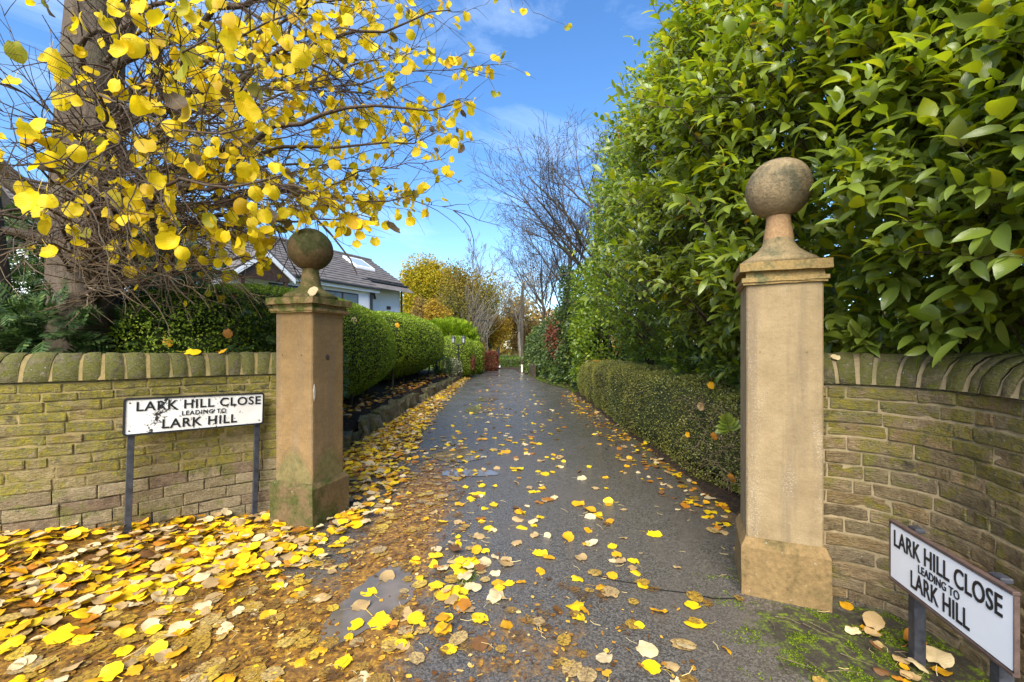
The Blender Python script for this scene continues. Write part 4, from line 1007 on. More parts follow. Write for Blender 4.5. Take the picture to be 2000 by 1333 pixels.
# ivy-clad trunk
it = root('ivy_clad_tree', (2.35, 18.5, 0), 'dead tree trunk wrapped in ivy rising from the far bank', 'tree')
part('trunk', *tubes([(np.array([(2.35, 18.5, -.1), (2.3, 18.5, 2.0), (2.4, 18.5, 4.4), (2.5, 18.5, 5.6)]), np.array([.16, .14, .10, .04]))], 8), M_DKBARK, it, True)
n = 3800; a = R.uniform(0, 2*PI, n); z = R.uniform(0, 5.0, n); rr = (.20+.12*np.sin(z*3.1)+R.normal(size=n)*.10)*np.interp(z, [0, 2.5, 5], [1.7, 1.2, .7])
Q = np.stack([2.33+rr*np.cos(a), 18.5+rr*np.sin(a), z], -1); l = unit(np.stack([np.cos(a), np.sin(a), -.4*np.ones(n)], -1)+R.normal(size=(n, 3))*.5)
V, Fc = cloud(*TILEAF, Q, frames(l, randdir(n)), R.uniform(.06, .13, n)); part('ivy', V, Fc, M_IVY, it)['kind'] = 'stuff'

def crown_tree(name, label, base, c, half, n, size, m, group, trunk_r=.2, wood=M_DKTWIG, seed=0, p=2.2, blobs=14, cat='tree'):
    """leafy tree far off: limbs reaching into uneven clumps"""
    r = root(name, base, label, cat, group); c = np.array(c); half = np.array(half)
    polys = [(np.array([base, (base[0]*.7+c[0]*.3, base[1], c[2]-half[2]*.3), c+np.array([0, 0, half[2]*.5])]), np.array([trunk_r, trunk_r*.7, trunk_r*.15]))]
    part('trunk', *tubes(polys, 7), wood, r, True)
    Qs, limbs = [], []
    for b in range(blobs):
        d = randdir(1)[0]; d[2] = d[2]*.8+.1; bc = c+d*half*R.uniform(.35, .8); bs = half*R.uniform(.28, .5)
        limbs.append((bez(c-np.array([0, 0, half[2]*.6]), (c+bc)/2+np.array([0, 0, -.1*half[2]]), bc, 6), np.linspace(trunk_r*.35, .02, 6)))
        k = n//blobs; dd = randdir(k); Qs.append(bc+dd*bs*(R.random(k)**.45)[:, None])
    part('limbs', *tubes(limbs, 5), wood, r)['kind'] = 'stuff'
    Q = np.concatenate(Qs); Q = Q[Q[:, 2] > .1]; k = len(Q)
    V, Fc = cloud(*TILEAF, Q, frames(randdir(k), unit(randdir(k)+np.array([0, 0, .5]))), size*R.uniform(.6, 1.4, k)); part('crown', V, Fc, m, r)['kind'] = 'stuff'
    return r
GA = 'autumn trees behind the house and hedges'
R = np.random.default_rng(42)
crown_tree('autumn_tree', 'large yellow green tree beside the white house corner', (-8.2, 43, 0), (-8.0, 43, 6.2), (3.9, 3, 4.3), 34000, .19, M_YGTREE, GA, .3, blobs=30)
crown_tree('autumn_tree', 'olive tree with many pale twigs right of the yellow green one', (-4.4, 41, 0), (-4.3, 41, 5.2), (3.3, 2.6, 4.6), 26000, .17, M_OLIVE, GA, .26, blobs=26)
crown_tree('autumn_tree', 'small orange tree low in front of the yellow green one', (-6.0, 36, 0), (-6.0, 36, 4.0), (1.4, 1.3, 1.7), 5000, .15, M_ORANGE, GA, .12, blobs=12)
crown_tree('autumn_tree', 'brownish thinning tree low by the white house corner', (-7.9, 37, 0), (-7.9, 37, 3.8), (1.6, 1.2, 2.4), 5500, .15, M_BROWNW, GA, .12, blobs=12)
crown_tree('autumn_tree', 'amber tree low behind the far street lamp', (-2.2, 44, 0), (-2.2, 44, 2.8), (2.3, 1.5, 2.6), 8000, .16, M_ORANGE, GA, .14, blobs=16)
crown_tree('autumn_tree', 'amber and brown tree filling the gap behind the pole', (.9, 50, 0), (.9, 50, 3.3), (2.6, 1.5, 3.5), 13000, .18, M_BROWNW, GA, .14, blobs=16)
# leafy twig haze over the olive tree
polys = []
for k in range(500):
    b = np.array([-3.8, 40.2, 3.2])+R.normal(size=3)*np.array([.8, .4, .8]); d = unit(np.array([R.normal()*.7, R.normal()*.2-.1, 1.0])); polys.append(branch(b, d, R.uniform(1.5, 4.2), .018, .10, .02, 6))
ot = [o for o in COL.objects if o.get('label', '').startswith('olive tree')][0]
part('twigs', *tubes([(p, np.maximum(x, .012)) for p, x in polys], 3), M_GREYB, ot)['kind'] = 'stuff'
# woodland far off that closes the view
wd = []; n = 40000; X = R.uniform(-70, 60, n); Y = 62+R.uniform(0, 14, n); hh = 6.6+2.2*np.sin(X*.23)+1.6*np.sin(X*.61+1); Z = R.random(n)**.8*hh
V, Fc = cloud(*TILEAF, np.stack([X, Y, Z], -1), frames(randdir(n), randdir(n)), R.uniform(.35, .8, n)); me = mesh('woodland', V, Fc)
props(obj('woodland', me, M_BROWNW), 'far brown and amber woodland closing the view', kind='stuff')
# golden conifer mound
cr_ = root('golden_conifer', (-3.9, 27, 0), 'loose golden green conifer mound above the rounded hedges', 'conifer')
n = 3000; Q, nr = superbox(n, (1.7, 1.2, 1.15), 2.2); Q = Q*(1-.45*R.random(n)**2)[:, None]+np.array([-3.95, 27, 1.95]); l = unit(nr+randdir(n)*.35+np.array([0, 0, .35]))
V, Fc = cloud(SPRAY[0], SPRAY[1], Q, frames(l, unit(nr+randdir(n)*.4)), R.uniform(.25, .5, n)); part('foliage', V, Fc, M_BRIGHTC, cr_)['kind'] = 'stuff'
part('trunk', *tubes([(np.array([(-3.95, 27, -.1), (-3.95, 27, 2.6)]), np.array([.12, .04]))], 6), M_DKBARK, cr_)
bush('variegated_shrub', 'small variegated shrub on the bank end before the rounded hedge', (-2.75, 20.3, .62), (.42, .8, .42), 2.2, 2600, .075, M_VARI, 'shrub', None, True, .5, seed=8, lump=.06)
bush('small_shrub', 'dark small shrub tucked under the end of the long hedge', (-3.0, 18.7, .72), (.4, .6, .42), 2.2, 1800, .07, M_IVY, 'shrub', None, True, .5, seed=9, lump=.06)

R = np.random.default_rng(107)
# ------------------------------------------------------------------ the lime tree
lt = root('lime_tree', (-5.06, 5.0, 0), 'big lime tree with yellow leaves and a stout grey trunk behind the left wall', 'tree')
tp = np.array([(-4.98, 5.0, -.1), (-4.95, 5.0, .4), (-4.93, 5.0, 1.0), (-4.92, 5.0, 1.7), (-4.92, 5.0, 2.6), (-4.88, 5.0, 3.6), (-4.84, 5.02, 4.8), (-4.80, 5.05, 6.2), (-4.85, 5.1, 8.0)])
V, Fc = tubes([(tp, np.array([.50, .42, .36, .32, .305, .30, .27, .22, .13]))], 20); V = V+(vnoise(V, 2.2, 3)*.035+vnoise(V*np.array([1, 1, .2]), 9, 1)*.012)[:, None]*unit((V-np.array([-5.06, 5., 0]))*np.array([1, 1, 0]))
part('trunk', V, Fc, M_BARK, lt, True)
tp2 = np.array([(-5.45, 4.55, -.1), (-5.42, 4.55, .8), (-5.50, 4.55, 1.7), (-5.62, 4.6, 2.8), (-5.72, 4.6, 3.9), (-5.85, 4.7, 5.2), (-5.95, 4.7, 7.)])
V, Fc = tubes([(tp2, np.array([.38, .30, .21, .17, .15, .12, .10]))], 16); V = V+(vnoise(V, 2.5, 8)*.03)[:, None]*unit((V-np.array([-5.45, 4.55, 0]))*np.array([1, 1, 0])); part('trunk', V, Fc, M_BARK, lt, True)
targets = [(880,20,4.6,3.6),(930,130,4.4,3.4),(900,200,3.9,3.1),(850,260,4.3,2.9),(780,330,4.0,2.7),(700,400,3.6,2.6),(620,380,3.0,2.6),(560,340,2.5,2.8),(480,250,2.2,3.0),
 (700,60,3.2,3.8),(560,30,2.6,3.9),(400,80,2.2,3.6),(230,200,2.0,3.2),(120,330,2.3,2.6),(40,280,2.3,2.8),(330,480,3.6,2.1),(520,510,4.2,2.1),(160,520,3.0,1.9),(60,480,2.8,2.0),
 (760,180,4.8,3.6),(820,90,5.4,4.0),(640,250,4.2,3.0),(960,-60,4.2,4.5),(700,-80,3.5,4.6),(300,-60,2.6,4.5),(420,380,4.5,2.4),(480,450,4.6,2.2),(810,380,4.6,2.7),(870,310,5.0,3.0),(740,430,4.6,2.5),
 (600,140,3.6,3.4),(500,140,3.0,3.3),(330,330,3.0,2.7),(860,-40,4.8,4.2),(600,-60,4.4,4.8),
 (250,450,3.2,2.3),(400,520,3.6,2.0),(20,390,2.4,2.4),(330,540,3.4,1.9),(460,540,4.0,1.9),]
BARE = {15, 17, 18, 35, 36, 37, 38, 39}
pri, sec, ter = [], [], []; secb, terb = [], []; forks = []
lp, ll_, ln_ = [], [], []
for ti, (px, py, Y, z0) in enumerate(targets):
    a = np.array([-4.90, 4.98, z0]); e = P(px, py, Y); d = e-a; Ln = np.linalg.norm(d)
    mid_ = a+d*.45+np.array([0, 0, .10*Ln+.1])+R.normal(size=3)*.15
    pts = bez(a, mid_, e, 18); kk_ = np.cumsum(R.normal(size=(18, 3)), 0); kk_ -= np.linspace(0, 1, 18)[:, None]*kk_[-1]; pts = pts+kk_*.040; pts[:, 2] -= R.uniform(-.15, .22)*np.linspace(0, 1, 18)**2.2*(1-np.linspace(0, 1, 18))*2.2
    rad = np.linspace(1, .09, 18)**1.3*(R.choice([.022, .032, .055], p=[.4, .35, .25]) if ti not in BARE else (.03 if ti < 20 else .018))+.003*(1+.25*R.random()); pri.append((pts, rad))
    f = .16; bare = ti in BARE
    if not bare:
        for _ in range(R.integers(1, 4)):          # forks off the bough
            j_ = R.integers(5, 13); fd = unit(unit(pts[j_+1]-pts[j_])*.8+R.normal(size=3)*.42+np.array([0, 0, -.08])); fp, fr = branch(pts[j_], fd, Ln*R.uniform(.22, .42), rad[j_]*.65, .13, -.03, 12); pri.append((fp, fr)); forks.append((fp, px, py, Y))
    while f < 1.0:
        i = f*17; j = int(min(i, 16)); p0 = pts[j]+(pts[j+1]-pts[j])*(i-j); tg = unit(pts[j+1]-pts[j])
        pr_ = unit(np.cross(tg, R.normal(size=3))); sdv = unit(tg*.85+pr_*R.uniform(.35, .8)+np.array([0, 0, .06]))
        sl_ = R.uniform(.45, 1.15)*(1.12-.55*f); bp, br_ = branch(p0, sdv, sl_, max(.012*(1.2-f), .0045), .11, -.02, 7); (secb if bare else sec).append((bp, br_))
        g = .15
        while g < 1.0:
            ii = g*6; jj = int(min(ii, 5)); p1 = bp[jj]+(bp[jj+1]-bp[jj])*(ii-jj); tg2 = unit(bp[jj+1]-bp[jj]); pr2 = unit(np.cross(tg2, R.normal(size=3)))
            tl_ = R.uniform(.12, .42); cp, crd = branch(p1, unit(tg2*.8+pr2*.7), tl_, .003, .14, -.03, 5); (terb if bare else ter).append((cp, crd))
            npb = (.10 if bare else .56)*float(np.interp(f, [.15, .35, .6, 1.], [.06, .24, .72, 1.15]))*(1.15 if Y > 3.1 else .8)*(1. if px > 330 else .85)
            for q_ in ([cp[-1], cp[-1]+R.normal(size=3)*.03, cp[3]+R.normal(size=3)*.02, cp[2]] if R.random() < npb*.85 else []):
                if R.random() < .62:
                    lp.append(q_); dn = unit(np.array([0, 0, -1.1])+R.normal(size=3)*.45+np.array([.15, -.1, 0])); ll_.append(dn); ln_.append(unit(np.array([.2, -.75, .25])+R.normal(size=3)*.75))
            g += R.uniform(.17, .32)
        f += R.uniform(.15, .27)/Ln
for fp, px, py, Y in forks:
    for _ in range(int(R.integers(6, 10))):
        j = R.integers(2, 11); tg = unit(fp[j]-fp[j-1]); bp, br_ = branch(fp[j], unit(tg*.8+R.normal(size=3)*.4), R.uniform(.3, .8), .006, .13, -.03, 7); sec.append((bp, br_))
        for _ in range(3):
            i = R.integers(2, 7); cp, crd = branch(bp[i], unit(unit(bp[i]-bp[i-1])*.8+R.normal(size=3)*.45), R.uniform(.12, .35), .003, .14, -.03, 5); ter.append((cp, crd))
            for q_ in ([cp[-1], cp[-1]+R.normal(size=3)*.03, cp[3]] if R.random() < (.46 if Y > 3.1 else .36) else []):
                if R.random() < .65: lp.append(q_); ll_.append(unit(np.array([0, 0, -1.1])+R.normal(size=3)*.45)); ln_.append(unit(np.array([.2, -.75, .25])+R.normal(size=3)*.75))
lp, ll_, ln_ = map(np.array, (lp, ll_, ln_))
pxa = 1000+F*lp[:, 0]/lp[:, 1]; pya = HY-F*(lp[:, 2]-CAMZ)/lp[:, 1]
low = np.interp(pxa, [0, 120, 250, 520, 570, 640, 700, 760, 830, 900, 960], [400, 450, 520, 540, 430, 430, 480, 455, 420, 320, 150])       # where the crown has already shed
ok = (lp[:, 1] > 1.55) & ((pya < low) | ((R.random(len(lp)) < .10) & (pya < 630))) & (R.random(len(lp)) < np.interp(pxa, [150, 450, 650], [.6, .8, 1.])); lp, ll_, ln_ = lp[ok], ll_[ok], ln_[ok]
# limbs are single parts, twigs one mass
for p_, r_ in pri: part('branch', *tubes([(p_, r_)], 6), M_TWIG, lt, True)
for a, b, c_, r0 in (((-5.0, 5, 2.35), (-4.75, 4.9, 2.9), (-3.7, 4.6, 2.95), .085), ((-5.1, 4.9, 3.0), (-5.5, 4.6, 3.3), (-6.1, 4.2, 4.6), .12), ((-5.0, 5, 3.6), (-4.7, 5, 4.6), (-4.2, 5.2, 6.2), .12), ((-5.05, 5, 2.7), (-5.5, 4.7, 2.75), (-6.0, 4.2, 2.9), .06)):
    part('limb', *tubes([(bez(np.array(a), np.array(b), np.array(c_), 12), np.linspace(r0, r0*.4, 12))], 10), M_BARK, lt, True)
clear = lambda ps: [q_ for q_ in ps if not np.any((q_[0][:, 2] < 1.60) & (q_[0][:, 1] < 4.3))]; sec, ter, secb, terb = map(clear, (sec, ter, secb, terb))
part('twigs', *tubes(sec, 4), M_TWIG, lt)['kind'] = 'stuff'
part('fine_twigs', *tubes(ter, 3), M_TWIG, lt)['kind'] = 'stuff'
part('bare_twigs', *tubes(secb+[(p, np.maximum(x, .0022)) for p, x in terb], 4), M_TWIGR, lt)['kind'] = 'stuff'
sz = R.uniform(.055, .122, len(lp)); app = sz/lp[:, 1]; px = 1000+F*lp[:, 0]/lp[:, 1]; py = HY-F*(lp[:, 2]-CAMZ)/lp[:, 1]
app = np.where((px > -20) & (px < 1100) & (py > -30), app, 0); order = np.argsort(-app); Rm = frames(ll_, ln_)
vi = R.integers(0, len(LIME), len(lp)); lms = []
for k, (Vl, Fl, uvl) in enumerate(LIME): m_ = mesh('leaf', Vl, Fl, True, uvl); m_.materials.append(M_LIME); lms.append(m_)
for i in order[:300]: place(obj('leaf', lms[vi[i]], None, lt), lp[i], Rm[i], sz[i], lt)
rest = order[300:]
for k in range(len(LIME)):
    ii = rest[vi[rest] == k]
    if k == 0: VV, FF, UV, oo = [], [], [], 0
    V, Fc = cloud(LIME[k][0], LIME[k][1], lp[ii], Rm[ii], sz[ii]); VV.append(V); FF.append(Fc+oo); oo += len(V); UV.append(np.tile(LIME[k][2], (len(ii), 1)))
part('foliage', np.concatenate(VV), np.concatenate(FF), M_LIME, lt, True, np.concatenate(UV))['kind'] = 'stuff'
print('lime leaves', len(lp), 'twigs', len(ter))

R = np.random.default_rng(108)
# ------------------------------------------------------------------ dark conifers behind the left wall
def conifer(label, boxes, n, smin, smax, zlow):
    r = root('conifer_bush', (boxes[0][0], boxes[0][1], 0), label, 'conifer', 'dark conifers behind the left wall')
    Qs, Ls = [], []
    for cx, cy, cz, hx, hy, hz, k in boxes:
        Q, nr = superbox(k, (hx, hy, hz), 2.4); Q = Q*(1-.6*R.random(k)**1.5)[:, None]; Qs.append(Q+np.array([cx, cy, cz])); Ls.append(unit(nr+R.normal(size=(k, 3))*.4+np.array([0, -.25, -.15])))
    Q, l = np.concatenate(Qs), np.concatenate(Ls); k = len(Q); V, Fc = cloud(SPRAY[0], SPRAY[1], Q, frames(l, unit(np.array([0, -.4, 1])+R.normal(size=(k, 3))*.4)), R.uniform(smin, smax, k))
    part('foliage', V, Fc, M_CONI, r)['kind'] = 'stuff'
    b = boxes[0]; part('trunk', *tubes([(np.array([(b[0], b[1], -.1), (b[0], b[1], b[2]+b[5]*.6)]), np.array([.09, .02]))], 6), M_DKBARK, r); return r
conifer('dark feathery conifer low behind the left wall, beside the lime trunk', [(-4.2, 5.6, 1.2, .9, .7, 1.0, 2600), (-4.9, 4.5, 1.5, .5, .35, .55, 500), (-5.2, 5.9, 2.2, .9, .6, .9, 500), (-6.3, 5.7, 1.35, 1.0, .6, 1.25, 1900), (-6.0, 4.4, 1.45, .55, .35, .6, 500)], 0, .14, .30, 0)
conifer('dark clipped-looking conifer behind the wall end next to the tan pier', [(-3.25, 5.7, 1.15, .95, .8, .98, 4200)], 0, .09, .18, 0)
conifer('sparse tall conifer behind the lime trunk, in front of the house roof', [(-6.0, 7.2, 2.2, .9, .7, 1.5, 900), (-7.0, 6.5, 2.2, .9, .5, 1.3, 1100)], 0, .2, .4, 0)

R = np.random.default_rng(109)
# ------------------------------------------------------------------ the white house
M_REND = plain('white_render', (.78, .78, .80), .9, .15, .04, 3, .1)
M_FASC = plain('white_fascia', (.80, .80, .80), .5, .4, .03)
M_TILE = plain('roof_tile', (.125, .112, .105), .8, .25, .25, 3, .3)
M_GUT = plain('black_gutter', (.015, .015, .017), .4, .5, .1)
M_BRNW = plain('brown_wood_trim', (.055, .030, .020), .6, .35, .3, 8, .2)
M_CURT = plain('pale_curtain', (.62, .60, .56), .9, .1, .08, 6)
t = MT('window_glass'); M_GLASS = t.done(t.bsdf((.06, .075, .085), .04, .6))
t = MT('skylight_glass'); M_SKYL = t.done(t.bsdf((.30, .36, .42), .05, .8))
dH = np.array([.479, .878, 0]); nH = np.array([.878, -.479, 0]); H0 = np.array([-6.18, 24., 0.])
def Hp(s, o, z): return H0-s*dH+o*nH+np.array([0, 0, z])
hs = root('white_house', tuple(H0), 'white rendered house with brown tiled roof behind the clipped hedges', 'house')
def hbox(name, s0, s1, o0, o1, z0, z1, m, parent=None):
    V = [Hp(s, o, z) for s in (s0, s1) for o in (o0, o1) for z in (z0, z1)]
    bm = bmesh.new(); vs = [bm.verts.new(v) for v in V]
    for f in BOXF: bm.faces.new([vs[i] for i in f])
    bmesh.ops.recalc_face_normals(bm, faces=bm.faces[:])
    me = bm_mesh(name, bm); p_ = parent if parent is not None else hs; off = np.zeros(3); q_ = p_
    while q_ is not None: off += np.array(q_.location); q_ = q_.parent
    for v in me.vertices: v.co = v.co-Vector(off)
    return obj(name, me, m, p_)
def rz_(o): return 6.6-(o+2.5)*(6.6-4.37)/3.6
hbox('wall', 0, 3.0, -5.0, 0, 0, 4.86, M_REND); hbox('wall', 3.0, 14, -5.0, .85, 0, 4.30, M_REND)
# gable masonry under the ridge at the far end
V = [Hp(s, o, z) for s in (.002, .2) for o, z in ((-5., 4.85), (0, 4.85), (-2.5, 6.5))]
part('gable', V, [np.array([[0, 1, 2], [5, 4, 3]]), np.array([[0, 3, 4, 1], [1, 4, 5, 2], [2, 5, 3, 0]])], M_REND, hs)
roof = part('roof', [Hp(s, o, z) for s in (-.25, 14.2) for o, z in ((-2.5, 6.55), (.85, 6.55-3.35*.6194), (-2.5, 4.0), (-6., 6.55-3.5*.6194))], np.array([[0, 4, 5, 1], [0, 3, 7, 4]]), M_TILE, hs)
cw = .30
def course(s0, s1, o0, o1, lift):
    V = []; ns = max(2, int((s1-s0)/.3)); out = []
    sq = np.linspace(s0, s1, ns+1)
    for i in range(ns+1):
        jz = .006*math.sin(i*2.7+o0*9)
        for o, dz in ((o0, .012), (o1, .058), (o1, .005)):
            V.append(Hp(sq[i], o, rz_(o)+dz+jz))
    return V, gridf(ns+1, 3)
o = -2.5; k = 0
while o < 1.08:
    o1 = min(o+cw*.85, 1.1); s0 = -.25 if o1 <= .26 else 2.55
    part('tile_course', *course(s0, 14.2, o, o1, 0), M_TILE, roof); o = o1; k += 1
part('ridge', *tubes([(np.array([Hp(s, -2.5, 6.62) for s in np.linspace(-.27, 14.2, 24)]), .09)], 8), M_TILE, roof)
hbox('gutter', 2.5, 14.2, 1.08, 1.20, 4.30, 4.37, M_GUT); hbox('fascia', 2.55, 14.2, .98, 1.08, 4.16, 4.33, M_FASC); hbox('soffit', 2.55, 14.2, .86, .98, 4.17, 4.20, M_FASC)
hbox('gutter', -.28, 3.0, .27, .38, 4.83, 4.90, M_GUT); hbox('fascia', -.25, 3.0, .17, .27, 4.70, 4.86, M_FASC)
hbox('downpipe', -.10, -.02, .02, .10, 0, 4.8, M_GUT); hbox('downpipe', 2.88, 2.97, .87, .95, 0, 4.2, M_GUT)
def window(s0, s1, z0, z1, o, nm):
    w_ = hbox('window', s0, s1, o-.02, o+.03, z0, z1, M_BRNW)
    n = nm; st = (s1-s0)/n
    for i in range(n):
        hbox('pane', s0+st*i+.05, s0+st*(i+1)-.05, o+.028, o+.034, z0+.06, z1-.06, M_GLASS, w_)
    hbox('sill', s0-.05, s1+.05, o-.01, o+.10, z0-.07, z0-.002, M_FASC, w_)
window(3.7, 5.5, 2.95, 4.02, .85, 2); window(6.65, 8.0, 2.95, 4.0, .85, 2); window(10.5, 12.2, 2.9, 4.0, .85, 2)
# arched brown opening on the set-back wall
V = []
for k in range(13):
    a = PI*k/12
    for rr in (.55, .40):
        for oo in (.002, .06): V.append(Hp(2.35+rr*math.cos(a), oo, 4.0+rr*math.sin(a)))
Vn = np.array(V); part('door_arch', Vn, np.concatenate([np.array([[4*k+1, 4*k+5, 4*k+7, 4*k+3], [4*k, 4*k+1, 4*k+3+0, 4*k+2]]) for k in range(12)]), M_BRNW, hs)
hbox('wall_plaque', .75, 1.0, .002, .05, 3.55, 3.72, M_BRNW); hbox('wall_lamp', 1.95, 2.08, .002, .12, 3.5, 3.72, plain('lamp_white', (.7, .7, .7), .4))
# roof window and porch gable
sk = part('skylight', [Hp(s, o, rz_(o)+dz) for s, o in ((.9, -1.95), (2.2, -1.95), (2.2, -.95), (.9, -.95)) for dz in (.02, .14)], np.array([[0, 2, 3, 1], [2, 4, 5, 3], [4, 6, 7, 5], [6, 0, 1, 7], [1, 3, 5, 7]]), M_FASC, hs)
part('pane', [Hp(s, o, rz_(o)+.145) for s, o in ((1.0, -1.87), (2.1, -1.87), (2.1, -1.03), (1.0, -1.03))], np.array([[0, 1, 2, 3]]), M_SKYL, sk)
pg = .9; sc_ = 8.75; op = 1.95
V = [Hp(sc_+a, b, z) for b in (op, -.6) for a, z in ((-pg-.22, 4.10), (0, 4.98), (pg+.22, 4.10))]
por = part('porch_roof', V+[tuple(np.array(v)+np.array([0, 0, .07])) for v in V], np.array([[0, 3, 4, 1], [1, 4, 5, 2], [6, 7, 10, 9], [7, 8, 11, 10], [0, 1, 7, 6], [1, 2, 8, 7], [0, 6, 9, 3], [2, 5, 11, 8]]), M_TILE, hs)
part('gable_boards', [Hp(sc_+a, b, z) for b in (op-.06, op-.12) for a, z in ((-pg, 4.12), (0, 4.88), (pg, 4.12), (-pg, 4.0), (pg, 4.0))], [np.array([[0, 1, 2], [5, 7, 6]]), np.array([[0, 2, 4, 3], [5, 8, 9, 7]])], M_BRNW, por)
for sg in (-1, 1):
    V = [Hp(sc_+sg*a, b, z+dz) for b in (op-.045, op+.012) for a, z in ((0, 4.955), (pg+.2, 4.10)) for dz in (-.20, -.01)]
    part('bargeboard', V, np.array([[0, 2, 3, 1], [4, 5, 7, 6], [0, 1, 5, 4], [2, 6, 7, 3], [0, 4, 6, 2], [1, 3, 7, 5]]), M_FASC, por)
hbox('porch_beam', sc_-pg, sc_+pg, op-.2, op-.06, 3.92, 4.01, M_BRNW, por)
for a in (-pg+.05, pg-.17): hbox('porch_post', sc_+a, sc_+a+.12, op-.19, op-.07, 0, 3.92, M_BRNW, por)
R = np.random.default_rng(297)
# ------------------------------------------------------------------ small things along the drive
M_LGLASS = plain('lantern_glass', (.36, .38, .38), .3, .5, .03)
lpost = root('lantern_post', (-2.45, 19.9, .35), 'short post with two black lanterns at the end of the long hedge', 'lamp post')
part('post', *lathe([(.05, .3), (.05, .42), (.03, .46), (.028, 1.62), (.045, 1.66), (.0, 1.70)], 10, -2.45, 19.9), M_BLACK, lpost, True)
part('cross_arm', *tubes([(np.array([(-2.68, 19.86, 1.70), (-2.57, 19.88, 1.64), (-2.45, 19.9, 1.60), (-2.33, 19.92, 1.64), (-2.22, 19.94, 1.70)]), .016)], 6), M_BLACK, lpost, True)
for cx, cy in ((-2.68, 19.86), (-2.22, 19.94)):
    ln = part('lantern', *lathe([(.0, 1.70), (.06, 1.71), (.065, 1.74), (.05, 1.745)], 6, cx, cy), M_BLACK, lpost)
    part('glass', *lathe([(.055, 1.742), (.085, 1.95), (.0, 1.951)], 6, cx, cy), M_LGLASS, ln)
    part('hood', *lathe([(.11, 1.952), (.115, 1.965), (.05, 2.05), (.018, 2.06), (.02, 2.10), (.0, 2.12)], 6, cx, cy), M_BLACK, ln)
    part('glazing_bars', *tubes([(np.array([(cx+.058*math.cos(a), cy+.058*math.sin(a), 1.742), (cx+.089*math.cos(a), cy+.089*math.sin(a), 1.952)]), .007) for a in np.arange(6)*PI/3], 4), M_BLACK, ln)['kind'] = 'stuff'
M_POLE = bark('pole_wood', (.04, .03, .022), (.095, .072, .05), 9)
tpole = root('telegraph_pole', (.66, 27.5, 0), 'brown wooden pole standing at the bend on the right verge', 'pole')
part('shaft', *lathe([(.10, -.1), (.095, 2), (.075, 5.4), (.0, 5.45)], 10, .66, 27.5), M_POLE, tpole, True)
part('sign_band', *lathe([(.102, 1.5), (.102, 1.62)], 10, .66, 27.5), M_RUST, tpole)
lmp = root('street_lamp', (-2.05, 36, 0), 'thin dark street lamp column among the far amber trees', 'street lamp')
part('column', *lathe([(.08, -.1), (.08, .9), (.05, .95), (.045, 3.7), (.0, 3.75)], 8, -2.05, 36), M_BLACK, lmp, True)
part('arm', *tubes([(np.array([(-2.05, 36, 3.6), (-2.15, 35.9, 3.75), (-2.55, 35.6, 3.78)]), .03)], 6), M_BLACK, lmp, True)
part('lamp_head', *lathe([(.0, 3.70), (.13, 3.72), (.11, 3.80), (.0, 3.84)], 8, -2.62, 35.55), M_BLACK, lmp)
mk_ = root('marker_post', (.60, 26.3, 0), 'short white marker post at the foot of the pole', 'marker post')
part('post', *(lambda b: (np.array([v.co for v in b.verts]), np.array([[v.index for v in f.verts] for f in b.faces])))((lambda b: (b.verts.index_update(), b)[1])(box(.55, .65, 26.26, 26.34, -.05, .42))), plain('cream_post', (.75, .72, .60), .6), mk_)
part('cap', *lathe([(.075, .42), (.075, .45), (.0, .50)], 8, .60, 26.3), plain('cream_cap', (.70, .66, .52), .6), mk_)
gt = root('garden_gate', (-.165, 33, 0), 'dark narrow gate between the two low hedges at the end', 'gate')
for k in range(5):
    x = -.27+.05*k
    me = bm_mesh('bar', box(x-.012+.165, x+.012+.165, -.02, .02, 0, .62)); obj('bar', me, M_BLACK, gt)
for z in (.08, .55): obj('rail', bm_mesh('rail', box(-.125, .125, -.03, -.021, z, z+.05)), M_BLACK, gt)
bd = root('board_sign', (-.92, 30.5, 0), 'tiny white board on two short legs beside the red beech hedge', 'sign')
obj('board', bm_mesh('board', box(-.11, .11, -.015, .015, .12, .28)), plain('white_board', (.75, .75, .75), .5), bd)
for x in (-.085, .085): obj('leg', bm_mesh('leg', box(x-.015, x+.015, .0155, .04, -.02, .26)), M_BLACK, bd)
fc = root('chestnut_paling', (1.32, 22.6, 0), 'short grey paling fence half hidden in the ivy bank', 'fence')
for k in range(7):
    y = 21.6+k*.32; x = float(np.interp(y, [15.3, 19, 24], [2.1, 1.32, .95]))
    o = obj('pale', bm_mesh('pale', box(-.03, .03, -.05, .05, -.05, .62+.08*math.sin(k*2.1))), M_POLE, fc); o.location = (x-1.32, y-22.6, 0); o.rotation_euler = (0, .05*math.sin(k*3), .3)
# manhole cover with frame and raised bars
M_IRON = plain('wet_iron', (.035, .028, .024), .35, .5, .3, 30, .3)
mh = root('manhole_cover', (-.98, 23.8, 0), 'dark round iron manhole cover in the far drive', 'manhole')
part('frame', *lathe([(.40, .0), (.40, .026), (.34, .026), (.34, .018)], 28, -.98, 23.8), M_IRON, mh); part('lid', *lathe([(.335, .0), (.335, .028), (.0, .028)], 28, -.98, 23.8), M_IRON, mh)
